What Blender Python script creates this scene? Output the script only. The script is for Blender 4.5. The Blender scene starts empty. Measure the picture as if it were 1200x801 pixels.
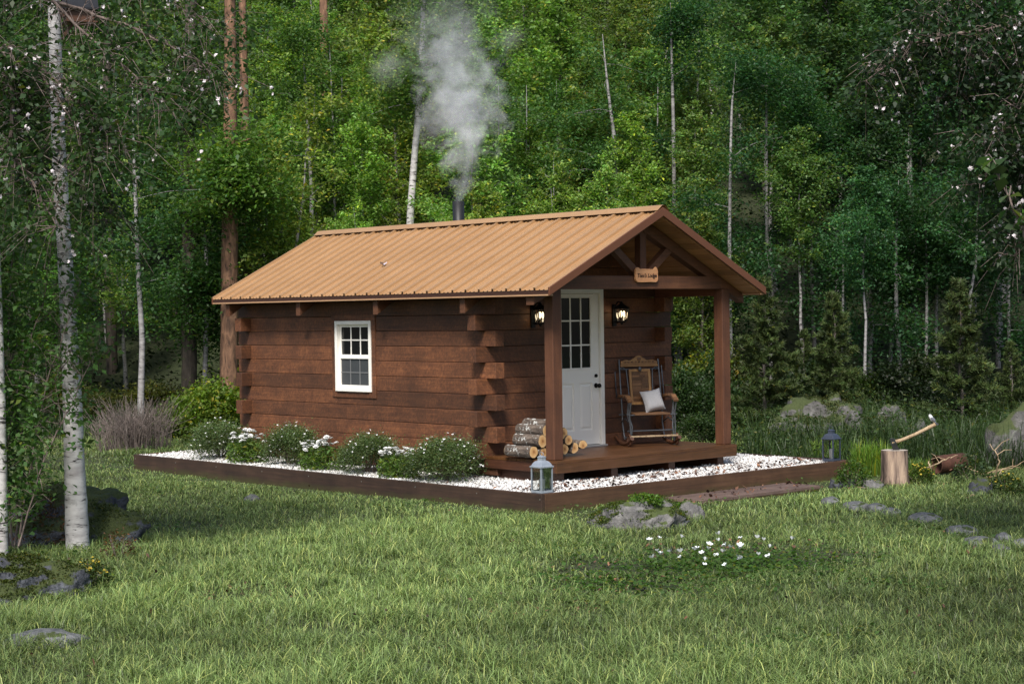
import bpy, bmesh, math, random
import numpy as np
from mathutils import Vector, Matrix, noise as mnoise

R = math.radians
scene = bpy.context.scene
COL = scene.collection
rng = np.random.default_rng(7)
random.seed(7)

# ------------------------------------------------------------------ camera
CAM = Vector((14.9533, -14.3055, 1.7648))
YAW, PITCH, ROLL, FPX = 2.4019, -0.0163, -0.0145, 2029.5
fw = Vector((math.cos(YAW) * math.cos(PITCH), math.sin(YAW) * math.cos(PITCH), math.sin(PITCH)))
rt0 = Vector((math.sin(YAW), -math.cos(YAW), 0))
up0 = rt0.cross(fw)
rt = rt0 * math.cos(ROLL) + up0 * math.sin(ROLL)
up = up0 * math.cos(ROLL) - rt0 * math.sin(ROLL)
cd = bpy.data.cameras.new('camera')
cam = bpy.data.objects.new('camera', cd)
COL.objects.link(cam)
cam.matrix_world = Matrix(((rt.x, up.x, -fw.x, CAM.x), (rt.y, up.y, -fw.y, CAM.y), (rt.z, up.z, -fw.z, CAM.z), (0, 0, 0, 1)))
cd.sensor_width = 36
cd.lens = FPX / 1200 * 36
cd.clip_end = 500
scene.camera = cam
F2 = Vector((math.cos(YAW), math.sin(YAW)))
R2 = Vector((math.sin(YAW), -math.cos(YAW)))
G = -0.49          # level of the lawn; 0 is the top of the porch deck


def ray(px, py):
    return fw + rt * ((px - 600) / FPX) - up * ((py - 400.5) / FPX)


def on(px, py, axis, v):
    d = ray(px, py)
    t = (v - CAM[axis]) / d[axis]
    return CAM + d * t


def at(px, py, z=G):
    return on(px, py, 2, z)


def dp(px, py, depth):
    return CAM + ray(px, py) * depth


def sd(s, d):
    return (CAM.x + F2.x * d + R2.x * s, CAM.y + F2.y * d + R2.y * s)


def depth_of(x, y):
    return (x - CAM.x) * F2.x + (y - CAM.y) * F2.y


def side_of(x, y):
    return (x - CAM.x) * R2.x + (y - CAM.y) * R2.y


_lat = np.random.default_rng(3).random((64, 64))


def vn(x, y, sc):
    x = np.asarray(x) / sc + 100.3
    y = np.asarray(y) / sc + 77.7
    xi = np.floor(x).astype(int); yi = np.floor(y).astype(int)
    fx = x - xi; fy = y - yi
    fx = fx * fx * (3 - 2 * fx); fy = fy * fy * (3 - 2 * fy)
    g = lambda a, b: _lat[a % 64, b % 64]
    return (g(xi, yi) * (1 - fx) + g(xi + 1, yi) * fx) * (1 - fy) + (g(xi, yi + 1) * (1 - fx) + g(xi + 1, yi + 1) * fx) * fy


def gz(x, y):
    """height of the terrain: flat clearing, wooded hillside behind it"""
    x = np.asarray(x, float); y = np.asarray(y, float)
    d = depth_of(x, y)
    t = np.clip(d - 35, 0, None)
    rise = np.where(t < 6, t * t * 0.028, 0.028 * 36 + (t - 6) * 0.336)
    rise = np.minimum(rise, 26)
    bump = (vn(x, y, 2.3) - .5) * 0.06
    return G + rise + bump * np.clip((d - 5) / 5, 0, 1)


def gzf(x, y):
    return float(gz(x, y))


# ------------------------------------------------------------------ mesh helpers
class MB:
    def __init__(self):
        self.v = []; self.f = []; self.sm = []

    def add(self, vs, fs, smooth=False):
        b = len(self.v)
        self.v += [tuple(p) for p in vs]
        for f in fs:
            self.f.append(tuple(b + i for i in f)); self.sm.append(smooth)

    def hexa(self, p):
        self.add(p, [(0, 3, 2, 1), (4, 5, 6, 7), (0, 1, 5, 4), (1, 2, 6, 5), (2, 3, 7, 6), (3, 0, 4, 7)])

    def box(self, x0, x1, y0, y1, z0, z1, j=0):
        q = (lambda: random.uniform(-j, j)) if j else (lambda: 0)
        self.hexa([(x + q(), y + q(), z) for z in (z0, z1) for x, y in ((x0, y0), (x1, y0), (x1, y1), (x0, y1))])

    def beam(self, a, b, w, h, upv=(0, 0, 1)):
        a = Vector(a); b = Vector(b); t = (b - a).normalized()
        s = t.cross(Vector(upv)).normalized(); u = s.cross(t).normalized()
        c = [(-1, -1), (1, -1), (1, 1), (-1, 1)]
        p = [a + s * (w / 2 * i) + u * (h / 2 * k) for i, k in c] + [b + s * (w / 2 * i) + u * (h / 2 * k) for i, k in c]
        self.add(p, [(0, 3, 2, 1), (4, 5, 6, 7), (0, 1, 5, 4), (1, 2, 6, 5), (2, 3, 7, 6), (3, 0, 4, 7)])

    def tube(self, pts, rad, n=8, caps=True, jit=0):
        pts = [Vector(p) for p in pts]
        if not hasattr(rad, '__len__'): rad = [rad] * len(pts)
        vs = []; prev = None
        for i, p in enumerate(pts):
            t = (pts[min(i + 1, len(pts) - 1)] - pts[max(i - 1, 0)])
            t = t.normalized() if t.length > 1e-9 else Vector((0, 0, 1))
            if prev is None:
                s = t.cross(Vector((0, 0, 1)))
                if s.length < .05: s = t.cross(Vector((1, 0, 0)))
            else:
                s = prev - t * prev.dot(t)
            s.normalize(); prev = s; u = t.cross(s)
            for k in range(n):
                a = 2 * math.pi * k / n
                r = rad[i] * (1 + (random.uniform(-jit, jit) if jit else 0))
                vs.append(p + s * (math.cos(a) * r) + u * (math.sin(a) * r))
        fs = [(i * n + k, i * n + (k + 1) % n, (i + 1) * n + (k + 1) % n, (i + 1) * n + k) for i in range(len(pts) - 1) for k in range(n)]
        self.add(vs, fs, True)
        if caps:
            self.add(vs[:n], [tuple(range(n - 1, -1, -1))]); self.add(vs[-n:], [tuple(range(n))])

    def lathe(self, prof, c=(0, 0, 0), n=24, smooth=True, square=False):
        vs = []
        if square: n = 4
        for r, z in prof:
            for k in range(n):
                a = 2 * math.pi * (k + (.5 if square else 0)) / n
                vs.append((c[0] + r * math.cos(a), c[1] + r * math.sin(a), c[2] + z))
        fs = [(i * n + k, i * n + (k + 1) % n, (i + 1) * n + (k + 1) % n, (i + 1) * n + k) for i in range(len(prof) - 1) for k in range(n)]
        self.add(vs, fs, smooth)
        self.add(vs[:n], [tuple(range(n - 1, -1, -1))]); self.add(vs[-n:], [tuple(range(n))])

    def ball(self, c, r, n=10, m=6):
        if not hasattr(r, '__len__'): r = (r, r, r)
        vs = [(c[0], c[1], c[2] - r[2])]
        for i in range(1, m):
            a = -math.pi / 2 + math.pi * i / m
            for k in range(n):
                b = 2 * math.pi * k / n
                vs.append((c[0] + r[0] * math.cos(a) * math.cos(b), c[1] + r[1] * math.cos(a) * math.sin(b), c[2] + r[2] * math.sin(a)))
        vs.append((c[0], c[1], c[2] + r[2]))
        fs = [(0, 1 + (k + 1) % n, 1 + k) for k in range(n)]
        fs += [(1 + i * n + k, 1 + i * n + (k + 1) % n, 1 + (i + 1) * n + (k + 1) % n, 1 + (i + 1) * n + k) for i in range(m - 2) for k in range(n)]
        fs += [(1 + (m - 2) * n + k, 1 + (m - 2) * n + (k + 1) % n, len(vs) - 1) for k in range(n)]
        self.add(vs, fs, True)

    def mesh(self, name):
        me = bpy.data.meshes.new(name)
        me.from_pydata(self.v, [], self.f)
        me.polygons.foreach_set('use_smooth', self.sm)
        me.update()
        return me


def npmesh(name, V, loops, starts, col=None, smooth=False):
    me = bpy.data.meshes.new(name)
    V = np.ascontiguousarray(V, np.float32)
    me.vertices.add(len(V)); me.vertices.foreach_set('co', V.ravel())
    me.loops.add(len(loops)); me.loops.foreach_set('vertex_index', np.ascontiguousarray(loops, np.int32))
    me.polygons.add(len(starts)); me.polygons.foreach_set('loop_start', np.ascontiguousarray(starts, np.int32))
    if smooth: me.polygons.foreach_set('use_smooth', np.ones(len(starts), bool))
    me.update(calc_edges=True)
    if col is not None:
        a = me.color_attributes.new('Col', 'FLOAT_COLOR', 'POINT')
        c = np.ones((len(V), 4), np.float32); c[:, :3] = col
        a.data.foreach_set('color', c.ravel())
    return me


def link(name, me, mats, parent=None, world=True):
    o = bpy.data.objects.new(name, me)
    COL.objects.link(o)
    if not isinstance(mats, (list, tuple)): mats = [mats]
    if not me.materials:
        for m in mats: me.materials.append(m)
    if parent is not None:
        o.parent = parent
        if world:
            r = parent
            while r.parent: r = r.parent
            if parent is r:
                o.matrix_parent_inverse = (Matrix.Translation(r.location) @ r.rotation_euler.to_matrix().to_4x4()).inverted()
    return o


def part(name, mb, mat, parent=None, bevel=0, world=True, seg=2):
    o = link(name, mb.mesh(name), mat, parent, world)
    if bevel:
        m = o.modifiers.new('Bevel', 'BEVEL'); m.width = bevel; m.segments = seg; m.limit_method = 'ANGLE'; m.angle_limit = R(40)
    return o


def tag(o, label, cat, group=None, kind=None):
    o['label'] = label
    o['category'] = cat
    if group: o['group'] = group
    if kind: o['kind'] = kind
    return o


def empty(name, loc, label, cat, group=None, rz=0, sc=1):
    o = bpy.data.objects.new(name, None)
    COL.objects.link(o)
    o.location = loc; o.rotation_euler = (0, 0, rz); o.scale = (sc, sc, sc)
    o.empty_display_size = .2
    return tag(o, label, cat, group)


def dup(root, loc, rz=0, sc=1, label=None, group=None):
    r = root.copy(); COL.objects.link(r)
    r.location = loc; r.rotation_euler = (0, 0, rz); r.scale = (sc, sc, sc) if not hasattr(sc, '__len__') else sc
    if label: r['label'] = label
    if group: r['group'] = group
    for ch in root.children:
        c = ch.copy(); COL.objects.link(c); c.parent = r
        for g in ch.children:
            e = g.copy(); COL.objects.link(e); e.parent = c
    return r


# ------------------------------------------------------------------ materials
def newmat(name):
    m = bpy.data.materials.new(name); m.use_nodes = True
    nt = m.node_tree
    b = nt.nodes['Principled BSDF']
    return m, nt, b


def N(nt, t, **kw):
    n = nt.nodes.new(t)
    for k, v in kw.items():
        if k.startswith('i_'):
            n.inputs[k[2:].replace('_', ' ')].default_value = v
        else:
            setattr(n, k, v)
    return n


def ramp(nt, stops):
    r = nt.nodes.new('ShaderNodeValToRGB')
    e = r.color_ramp.elements
    while len(e) < len(stops): e.new(.5)
    for i, (p, c) in enumerate(stops):
        e[i].position = p; e[i].color = (*c, 1) if len(c) == 3 else c
    return r


def mixc(nt, a, b, fac, mode='MIX'):
    n = nt.nodes.new('ShaderNodeMix'); n.data_type = 'RGBA'; n.blend_type = mode
    for s, v in ((n.inputs[0], fac), (n.inputs[6], a), (n.inputs[7], b)):
        if hasattr(v, 'is_linked'): nt.links.new(v, s)
        elif isinstance(v, (tuple, list)): s.default_value = (*v, 1) if len(v) == 3 else v
        else: s.default_value = v
    return n.outputs[2]


def math_(nt, op, a, b=None, clamp=False):
    n = nt.nodes.new('ShaderNodeMath'); n.operation = op; n.use_clamp = clamp
    for i, v in enumerate((a, b)):
        if v is None: continue
        if hasattr(v, 'is_linked'): nt.links.new(v, n.inputs[i])
        else: n.inputs[i].default_value = v
    return n.outputs[0]


def coords(nt, scale=(1, 1, 1), island=0.0):
    tc = N(nt, 'ShaderNodeTexCoord')
    v = tc.outputs['Object']
    if island:
        g = N(nt, 'ShaderNodeNewGeometry')
        vm = N(nt, 'ShaderNodeVectorMath', operation='SCALE'); vm.inputs[0].default_value = (1, 1.7, .6)
        nt.links.new(math_(nt, 'MULTIPLY', g.outputs['Random Per Island'], island), vm.inputs['Scale'])
        ad = N(nt, 'ShaderNodeVectorMath', operation='ADD')
        nt.links.new(v, ad.inputs[0]); nt.links.new(vm.outputs[0], ad.inputs[1]); v = ad.outputs[0]
    mp = N(nt, 'ShaderNodeMapping'); mp.inputs['Scale'].default_value = scale
    nt.links.new(v, mp.inputs['Vector'])
    return mp.outputs['Vector']


def noise(nt, vec, scale=5, detail=4, rough=.55, dist=0):
    n = N(nt, 'ShaderNodeTexNoise', i_Scale=scale, i_Detail=detail, i_Roughness=rough, i_Distortion=dist)
    if vec is not None: nt.links.new(vec, n.inputs['Vector'])
    return n.outputs['Fac']


def bump(nt, b, h, strength=.3, dist=.01):
    n = N(nt, 'ShaderNodeBump', i_Strength=strength, i_Distance=dist)
    nt.links.new(h, n.inputs['Height']); nt.links.new(n.outputs[0], b.inputs['Normal'])


def wood(name, dark, mid, light, axis=0, rough=.65, saw=0.0, var=.35, stain=None, fine=1.0, moss=False):
    m, nt, b = newmat(name)
    L = nt.links.new
    sc = [34 * fine] * 3; sc[axis] = 1.6
    v = coords(nt, sc, 31)
    grain = noise(nt, v, 1, 6, .62, .6)
    v2 = coords(nt, (1, 1, 1), 17)
    blot = noise(nt, v2, 3.1, 4, .6)
    cr = ramp(nt, [(.28, dark), (.5, mid), (.74, light)])
    g = math_(nt, 'ADD', math_(nt, 'MULTIPLY', grain, .55), math_(nt, 'MULTIPLY', blot, .45))
    h = g
    if saw:
        # rough-sawn: fine oblique saw strokes across each timber
        s2 = [9.0, 9.0, 3.0]
        tc = N(nt, 'ShaderNodeTexCoord')
        mp = N(nt, 'ShaderNodeMapping', vector_type='TEXTURE'); mp.inputs['Rotation'].default_value = (R(32), R(32), 0); mp.inputs['Scale'].default_value = (1 / 42, 1 / 42, 1 / 2.5)
        L(tc.outputs['Object'], mp.inputs['Vector'])
        sw = noise(nt, mp.outputs['Vector'], 1, 3, .6, .3)
        g = math_(nt, 'ADD', math_(nt, 'MULTIPLY', g, 1 - saw), math_(nt, 'MULTIPLY', sw, saw))
        h = math_(nt, 'ADD', math_(nt, 'MULTIPLY', grain, .5), math_(nt, 'MULTIPLY', sw, .7))
    L(g, cr.inputs[0])
    geo = N(nt, 'ShaderNodeNewGeometry')
    hsv = N(nt, 'ShaderNodeHueSaturation')
    L(math_(nt, 'ADD', math_(nt, 'MULTIPLY', geo.outputs['Random Per Island'], var * 2), 1 - var), hsv.inputs['Value'])
    L(cr.outputs[0], hsv.inputs['Color'])
    c = hsv.outputs[0]
    if stain:
        w = noise(nt, coords(nt, (1.5, 1.5, 1.5)), 1.4, 5, .65)
        rr = ramp(nt, [(.45, (0, 0, 0)), (.75, (.7, .7, .7))]); L(w, rr.inputs[0])
        c = mixc(nt, c, stain, rr.outputs[0])
    if moss:
        # green tide of moss creeping up from the grass line
        sx = N(nt, 'ShaderNodeSeparateXYZ'); tc = N(nt, 'ShaderNodeTexCoord'); L(tc.outputs['Object'], sx.inputs[0])
        zz = N(nt, 'ShaderNodeMapRange'); L(sx.outputs[2], zz.inputs[0]); zz.inputs[1].default_value = G + .16; zz.inputs[2].default_value = G - .02
        q = math_(nt, 'MULTIPLY', zz.outputs[0], noise(nt, coords(nt), 4, 5, .7))
        r3 = ramp(nt, [(.16, (0, 0, 0)), (.5, (1, 1, 1))]); L(q, r3.inputs[0])
        c = mixc(nt, c, (.05, .05, .014), r3.outputs[0])
    L(c, b.inputs['Base Color'])
    b.inputs['Roughness'].default_value = rough
    bump(nt, b, h, .5, .006)
    return m


def plain(name, col, rough=.5, metal=0, nscale=0, var=.25, bmp=0):
    m, nt, b = newmat(name)
    b.inputs['Roughness'].default_value = rough; b.inputs['Metallic'].default_value = metal
    if nscale:
        n = noise(nt, coords(nt), nscale, 5, .6)
        c = mixc(nt, tuple(x * (1 - var) for x in col), tuple(min(1, x * (1 + var)) for x in col), n)
        nt.links.new(c, b.inputs['Base Color'])
        if bmp: bump(nt, b, n, bmp, .01)
    else:
        b.inputs['Base Color'].default_value = (*col, 1)
    return m


def leafmat(name, transl=.35, rough=.5, tint=True, spec=.35):
    m, nt, b = newmat(name)
    L = nt.links.new
    a = N(nt, 'ShaderNodeAttribute', attribute_name='Col')
    c = a.outputs['Color']
    if tint:
        oi = N(nt, 'ShaderNodeObjectInfo')
        c = mixc(nt, c, oi.outputs['Color'], 1.0, 'MULTIPLY')
    L(c, b.inputs['Base Color'])
    b.inputs['Roughness'].default_value = rough
    b.inputs['Specular IOR Level'].default_value = spec
    t = N(nt, 'ShaderNodeBsdfTranslucent')
    tcol = mixc(nt, c, (1.15, 1.25, .6), 1.0, 'MULTIPLY')
    L(tcol, t.inputs['Color'])
    mx = N(nt, 'ShaderNodeMixShader'); mx.inputs[0].default_value = transl
    L(b.outputs[0], mx.inputs[1]); L(t.outputs[0], mx.inputs[2])
    L(mx.outputs[0], nt.nodes['Material Output'].inputs[0])
    return m


M = {}
LOGC = ((.022, .009, .005), (.108, .04, .0168), (.275, .106, .04))
M['log_x'] = wood('stained_log', *LOGC, axis=0, saw=.4, var=.42, stain=(.05, .021, .01))
M['log_y'] = wood('stained_log_gable', *LOGC, axis=1, saw=.4, var=.42, stain=(.05, .021, .01))
M['beam_y'] = wood('stained_beam', (.04, .016, .0085), (.1, .039, .0165), (.17, .069, .03), axis=1, var=.1, saw=.15)
M['beam_z'] = wood('stained_post', (.04, .0155, .0085), (.095, .036, .0165), (.165, .065, .029), axis=2, var=.1, saw=.15)
M['beam_x'] = wood('stained_rafter', (.06, .021, .012), (.14, .05, .024), (.2, .078, .038), axis=0, var=.1, saw=.15)
M['deck_y'] = wood('deck_wood', (.035, .015, .010), (.085, .035, .010), (.14, .06, .034), axis=1, rough=.42, var=.25)
M['deck_x'] = wood('deck_side_wood', (.035, .015, .010), (.08, .032, .018), (.13, .055, .03), axis=0, rough=.45, var=.2)
M['curb_x'] = wood('border_timber', (.018, .010, .008), (.045, .024, .016), (.085, .047, .03), axis=0, rough=.6, var=.12, moss=True)
M['curb_y'] = wood('border_timber_front', (.035, .018, .010), (.085, .042, .022), (.14, .075, .04), axis=1, rough=.6, var=.12, moss=True)
M['step'] = wood('weathered_plank', (.05, .033, .026), (.12, .08, .066), (.2, .14, .12), axis=1, rough=.55, var=.15)
M['pine'] = wood('pine_soffit', (.17, .085, .03), (.3, .155, .06), (.4, .22, .095), axis=0, rough=.55, var=.25, fine=.6)
M['trim'] = plain('brown_trim', (.12, .045, .021), .45, .0, 6, .15)
M['trim_dark'] = plain('dark_trim', (.045, .017, .01), .5, 0, 6, .15)
M['strip'] = plain('tan_trim', (.42, .25, .14), .5, 0, 8, .15)
M['white'] = plain('white_paint', (.88, .855, .8), .42, 0, 3, .04)
M['black'] = plain('black_iron', (.012, .012, .013), .45, .6, 20, .3)
M['pipe'] = plain('black_pipe', (.014, .015, .017), .5, .2, 12, .3)
M['screw'] = plain('screw', (.3, .28, .26), .4, .7)
M['brass'] = plain('dark_knob', (.02, .017, .015), .3, .8)


def roof_metal():
    m, nt, b = newmat('copper_roof')
    L = nt.links.new
    n1 = noise(nt, coords(nt, (.6, 1.2, 1.2)), 1.6, 5, .6)
    n2 = noise(nt, coords(nt, (14, .8, .8)), 1.2, 4, .6)
    cr = ramp(nt, [(.3, (.46, .265, .122)), (.7, (.56, .335, .165))])
    L(math_(nt, 'ADD', math_(nt, 'MULTIPLY', n1, .6), math_(nt, 'MULTIPLY', n2, .4)), cr.inputs[0])
    L(cr.outputs[0], b.inputs['Base Color'])
    b.inputs['Roughness'].default_value = .33
    b.inputs['Metallic'].default_value = .4
    return m


M['roof'] = roof_metal()


def glass_dark(name, col, rough=.06):
    m, nt, b = newmat(name)
    b.inputs['Base Color'].default_value = (*col, 1); b.inputs['Roughness'].default_value = rough
    n = noise(nt, coords(nt), 2.2, 2)
    bump(nt, b, n, .05, .01)
    b.inputs['Specular IOR Level'].default_value = .45
    return m


M['pane'] = glass_dark('dark_glass', (.006, .007, .008))
M['screen'] = plain('insect_screen', (.045, .05, .055), .5, 0, 60, .2)


def clear_glass():
    m, nt, b = newmat('lantern_glass')
    g = N(nt, 'ShaderNodeBsdfGlossy'); g.inputs['Roughness'].default_value = .04
    t = N(nt, 'ShaderNodeBsdfTransparent'); t.inputs['Color'].default_value = (.93, .95, .94, 1)
    fr = N(nt, 'ShaderNodeFresnel'); fr.inputs[0].default_value = 1.45
    mx = N(nt, 'ShaderNodeMixShader')
    nt.links.new(fr.outputs[0], mx.inputs[0]); nt.links.new(t.outputs[0], mx.inputs[1]); nt.links.new(g.outputs[0], mx.inputs[2])
    nt.links.new(mx.outputs[0], nt.nodes['Material Output'].inputs[0])
    return m


M['glass'] = clear_glass()


def emit(name, col, st):
    m, nt, b = newmat(name)
    b.inputs['Base Color'].default_value = (*col, 1)
    b.inputs['Emission Color'].default_value = (*col, 1); b.inputs['Emission Strength'].default_value = st
    return m


M['lit'] = emit('lit_glass', (1, .78, .45), 1.1)


def bark_birch(name, dark=1.0, sc=1.0):
    m, nt, b = newmat(name)
    L = nt.links.new
    v = coords(nt, (5 * sc, 5 * sc, 26 * sc))
    lent = noise(nt, v, 1.0, 4, .65, .4)
    r1 = ramp(nt, [(.575, (0, 0, 0)), (.64, (1, 1, 1))]); L(lent, r1.inputs[0])
    bl = noise(nt, coords(nt, (2.2 * sc, 2.2 * sc, 2.6 * sc)), 1.3, 5, .7)
    r2 = ramp(nt, [(.56, (0, 0, 0)), (.72, (1, 1, 1))]); L(bl, r2.inputs[0])
    base = ramp(nt, [(.3, (.32 * dark, .30 * dark, .30 * dark)), (.6, (.56 * dark, .545 * dark, .54 * dark))])
    L(noise(nt, coords(nt, (3, 3, 9)), 1.7, 4), base.inputs[0])
    c = mixc(nt, base.outputs[0], (.035, .03, .03), r1.outputs[0])
    c = mixc(nt, c, (.085, .07, .06), math_(nt, 'MULTIPLY', r2.outputs[0], .8))
    L(c, b.inputs['Base Color']); b.inputs['Roughness'].default_value = .7
    bump(nt, b, lent, .4, .01)
    return m


def bark(name, c1, c2, c3, zs=2.5, s=14):
    m, nt, b = newmat(name)
    v = coords(nt, (s, s, zs))
    n1 = noise(nt, v, 1, 5, .65, .5)
    r = ramp(nt, [(.32, c1), (.5, c2), (.7, c3)]); nt.links.new(n1, r.inputs[0])
    nt.links.new(r.outputs[0], b.inputs['Base Color']); b.inputs['Roughness'].default_value = .85
    bump(nt, b, n1, .8, .03)
    return m


M['birch'] = bark_birch('birch_bark')
M['birch_far'] = bark_birch('pale_birch_bark', .54, .6)
M['pinebark'] = bark('pine_bark', (.05, .028, .018), (.16, .085, .05), (.34, .19, .11), 3, 9)
M['greybark'] = bark('grey_bark', (.05, .042, .036), (.13, .11, .095), (.26, .23, .2), 2.5, 12)
M['darkbark'] = bark('dark_bark', (.02, .016, .013), (.05, .04, .03), (.1, .08, .062), 2.5, 12)
M['twig'] = bark('twig_bark', (.09, .066, .058), (.17, .13, .115), (.27, .21, .19), 3, 20)
M['dead'] = bark('dead_twigs', (.10, .078, .068), (.18, .145, .13), (.27, .22, .2), 3, 12)
M['stick'] = bark('bleached_wood', (.2, .13, .075), (.36, .26, .16), (.5, .38, .25), 3, 12)
M['leaf'] = leafmat('leaf', .47)
M['needle'] = leafmat('needle', .15, .6)
M['grass'] = leafmat('grass_blades', .3, .45, tint=False, spec=.4)
M['petal'] = plain('white_petals', (.76, .77, .76), .6, 0, 30, .08)
M['blossom'] = plain('pale_blossom', (.66, .6, .63), .6, 0, 20, .15)
M['yellow'] = plain('yellow_petals', (.4, .31, .03), .6, 0, 20, .2)


def rockmat(name, c1, c2, c3, moss=.5, mossc=(.035, .05, .008)):
    m, nt, b = newmat(name)
    L = nt.links.new
    n1 = noise(nt, coords(nt), 3.2, 8, .68)
    n2 = noise(nt, coords(nt), 16, 5, .6)
    r = ramp(nt, [(.33, c1), (.5, c2), (.68, c3)])
    L(math_(nt, 'ADD', math_(nt, 'MULTIPLY', n1, .65), math_(nt, 'MULTIPLY', n2, .35)), r.inputs[0])
    geo = N(nt, 'ShaderNodeNewGeometry')
    sx = N(nt, 'ShaderNodeSeparateXYZ'); L(geo.outputs['Normal'], sx.inputs[0])
    q = math_(nt, 'ADD', math_(nt, 'MULTIPLY', sx.outputs[2], .45), noise(nt, coords(nt), 2.3, 6, .65))
    rm = ramp(nt, [(.97 - moss * .5, (0, 0, 0)), (1.05 - moss * .5, (1, 1, 1))]); L(q, rm.inputs[0])
    mc = mixc(nt, tuple(x * .5 for x in mossc), tuple(x * 1.6 for x in mossc), noise(nt, coords(nt), 40, 4, .7))
    c = mixc(nt, r.outputs[0], mc, rm.outputs[0])
    L(c, b.inputs['Base Color']); b.inputs['Roughness'].default_value = .8
    bump(nt, b, math_(nt, 'ADD', n1, math_(nt, 'MULTIPLY', n2, .6)), .9, .05)
    return m


M['rock'] = rockmat('granite', (.05, .05, .053), (.125, .122, .122), (.27, .265, .26), .42, (.05, .07, .015))
M['rock_moss'] = rockmat('mossy_slate', (.018, .02, .028), (.05, .055, .07), (.13, .14, .17), .62)
M['rock_dark'] = rockmat('lichen_rock', (.026, .026, .027), (.075, .073, .07), (.2, .195, .19), .55, (.04, .055, .012))
M['flag'] = rockmat('flagstone', (.045, .05, .052), (.115, .12, .124), (.22, .225, .228), .02)


def groundmat():
    m, nt, b = newmat('lawn_soil')
    L = nt.links.new
    n1 = noise(nt, coords(nt), .9, 6, .65); n2 = noise(nt, coords(nt), 14, 5, .7)
    r = ramp(nt, [(.35, (.016, .02, .007)), (.52, (.03, .042, .012)), (.7, (.045, .04, .018))])
    L(math_(nt, 'ADD', math_(nt, 'MULTIPLY', n1, .5), math_(nt, 'MULTIPLY', n2, .5)), r.inputs[0])
    L(r.outputs[0], b.inputs['Base Color']); b.inputs['Roughness'].default_value = .95
    bump(nt, b, n2, .8, .04)
    return m


M['ground'] = groundmat()


def gravelmat():
    m, nt, b = newmat('white_marble_chips')
    geo = N(nt, 'ShaderNodeNewGeometry')
    r = ramp(nt, [(0, (.16, .15, .14)), (.1, (.4, .38, .36)), (.3, (.6, .59, .58)), (1, (.8, .8, .8))])
    nt.links.new(geo.outputs['Random Per Island'], r.inputs[0])
    nt.links.new(r.outputs[0], b.inputs['Base Color']); b.inputs['Roughness'].default_value = .7
    return m


M['gravel'] = gravelmat()
M['gravel_bed'] = plain('gravel_bed', (.36, .35, .35), .9, 0, 40, .5, .8)
M['soil'] = plain('bare_soil', (.045, .024, .014), .95, 0, 25, .5, .8)


def dryleaf():
    m, nt, b = newmat('dry_leaf')
    geo = N(nt, 'ShaderNodeNewGeometry')
    r = ramp(nt, [(0, (.02, .01, .008)), (.5, (.075, .033, .02)), (.85, (.17, .075, .04)), (1, (.3, .16, .09))])
    nt.links.new(geo.outputs['Random Per Island'], r.inputs[0])
    nt.links.new(r.outputs[0], b.inputs['Base Color']); b.inputs['Roughness'].default_value = .8
    return m


M['dryleaf'] = dryleaf()

# ------------------------------------------------------------------ world and sun
SUN_AZ = math.atan2(-0.8, 0.6)
SUN_EL = R(48)
w = bpy.data.worlds.new('World'); scene.world = w; w.use_nodes = True
wn = w.node_tree
sky = wn.nodes.new('ShaderNodeTexSky'); sky.sky_type = 'NISHITA'; sky.sun_disc = False
sky.sun_elevation = SUN_EL; sky.sun_rotation = math.pi / 2 - SUN_AZ
sky.air_density = 1.0; sky.dust_density = 2.5; sky.ozone_density = 1.0
wn.links.new(sky.outputs[0], wn.nodes['Background'].inputs[0])
wn.nodes['Background'].inputs[1].default_value = 0.15
sl = bpy.data.lights.new('sun', 'SUN'); sl.energy = 5.0; sl.angle = R(15); sl.color = (1, .95, .87)
so = bpy.data.objects.new('sun', sl); COL.objects.link(so)
sdv = Vector((math.cos(SUN_AZ) * math.cos(SUN_EL), math.sin(SUN_AZ) * math.cos(SUN_EL), math.sin(SUN_EL)))
so.rotation_euler = sdv.to_track_quat('Z', 'Y').to_euler()
so.location = (0, -10, 20)

# ------------------------------------------------------------------ terrain
gs = np.linspace(-70, 70, 141)
gd = np.concatenate([np.linspace(-25, 36, 123), np.linspace(37, 135, 99)])
S, D = np.meshgrid(gs, gd)
X = CAM.x + F2.x * D + R2.x * S; Y = CAM.y + F2.y * D + R2.y * S
V = np.stack([X, Y, gz(X, Y)], -1).reshape(-1, 3)
nx, ny = len(gs), len(gd)
i, k = np.meshgrid(np.arange(nx - 1), np.arange(ny - 1))
q = (k * nx + i).ravel()
loops = np.stack([q, q + 1, q + nx + 1, q + nx], -1).ravel()
ground = link('ground', npmesh('ground', V, loops, np.arange(len(q)) * 4, smooth=True), M['ground'])
ground['kind'] = 'structure'; ground['label'] = 'grassy clearing rising into a wooded hillside'

# ------------------------------------------------------------------ log cabin
W, PW, DP, H = 3.24, .15, 1.206, 2.05
UB = -6.56                      # rear wall plane
ZB, CH = -.24, .2               # foot of the walls, height of one timber
T = .15                         # timber thickness
PRO = .175                      # how far the timbers run past the corners
cabin = empty('log_cabin', (-3.2, 1.62, -.25), 'brown stained log cabin with copper coloured metal roof and open front porch', 'cabin')


def zt(v):                      # top of the roof at position v across the cabin
    return 2.05 + .5035 * (min(v, W - v) + .333)


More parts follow.
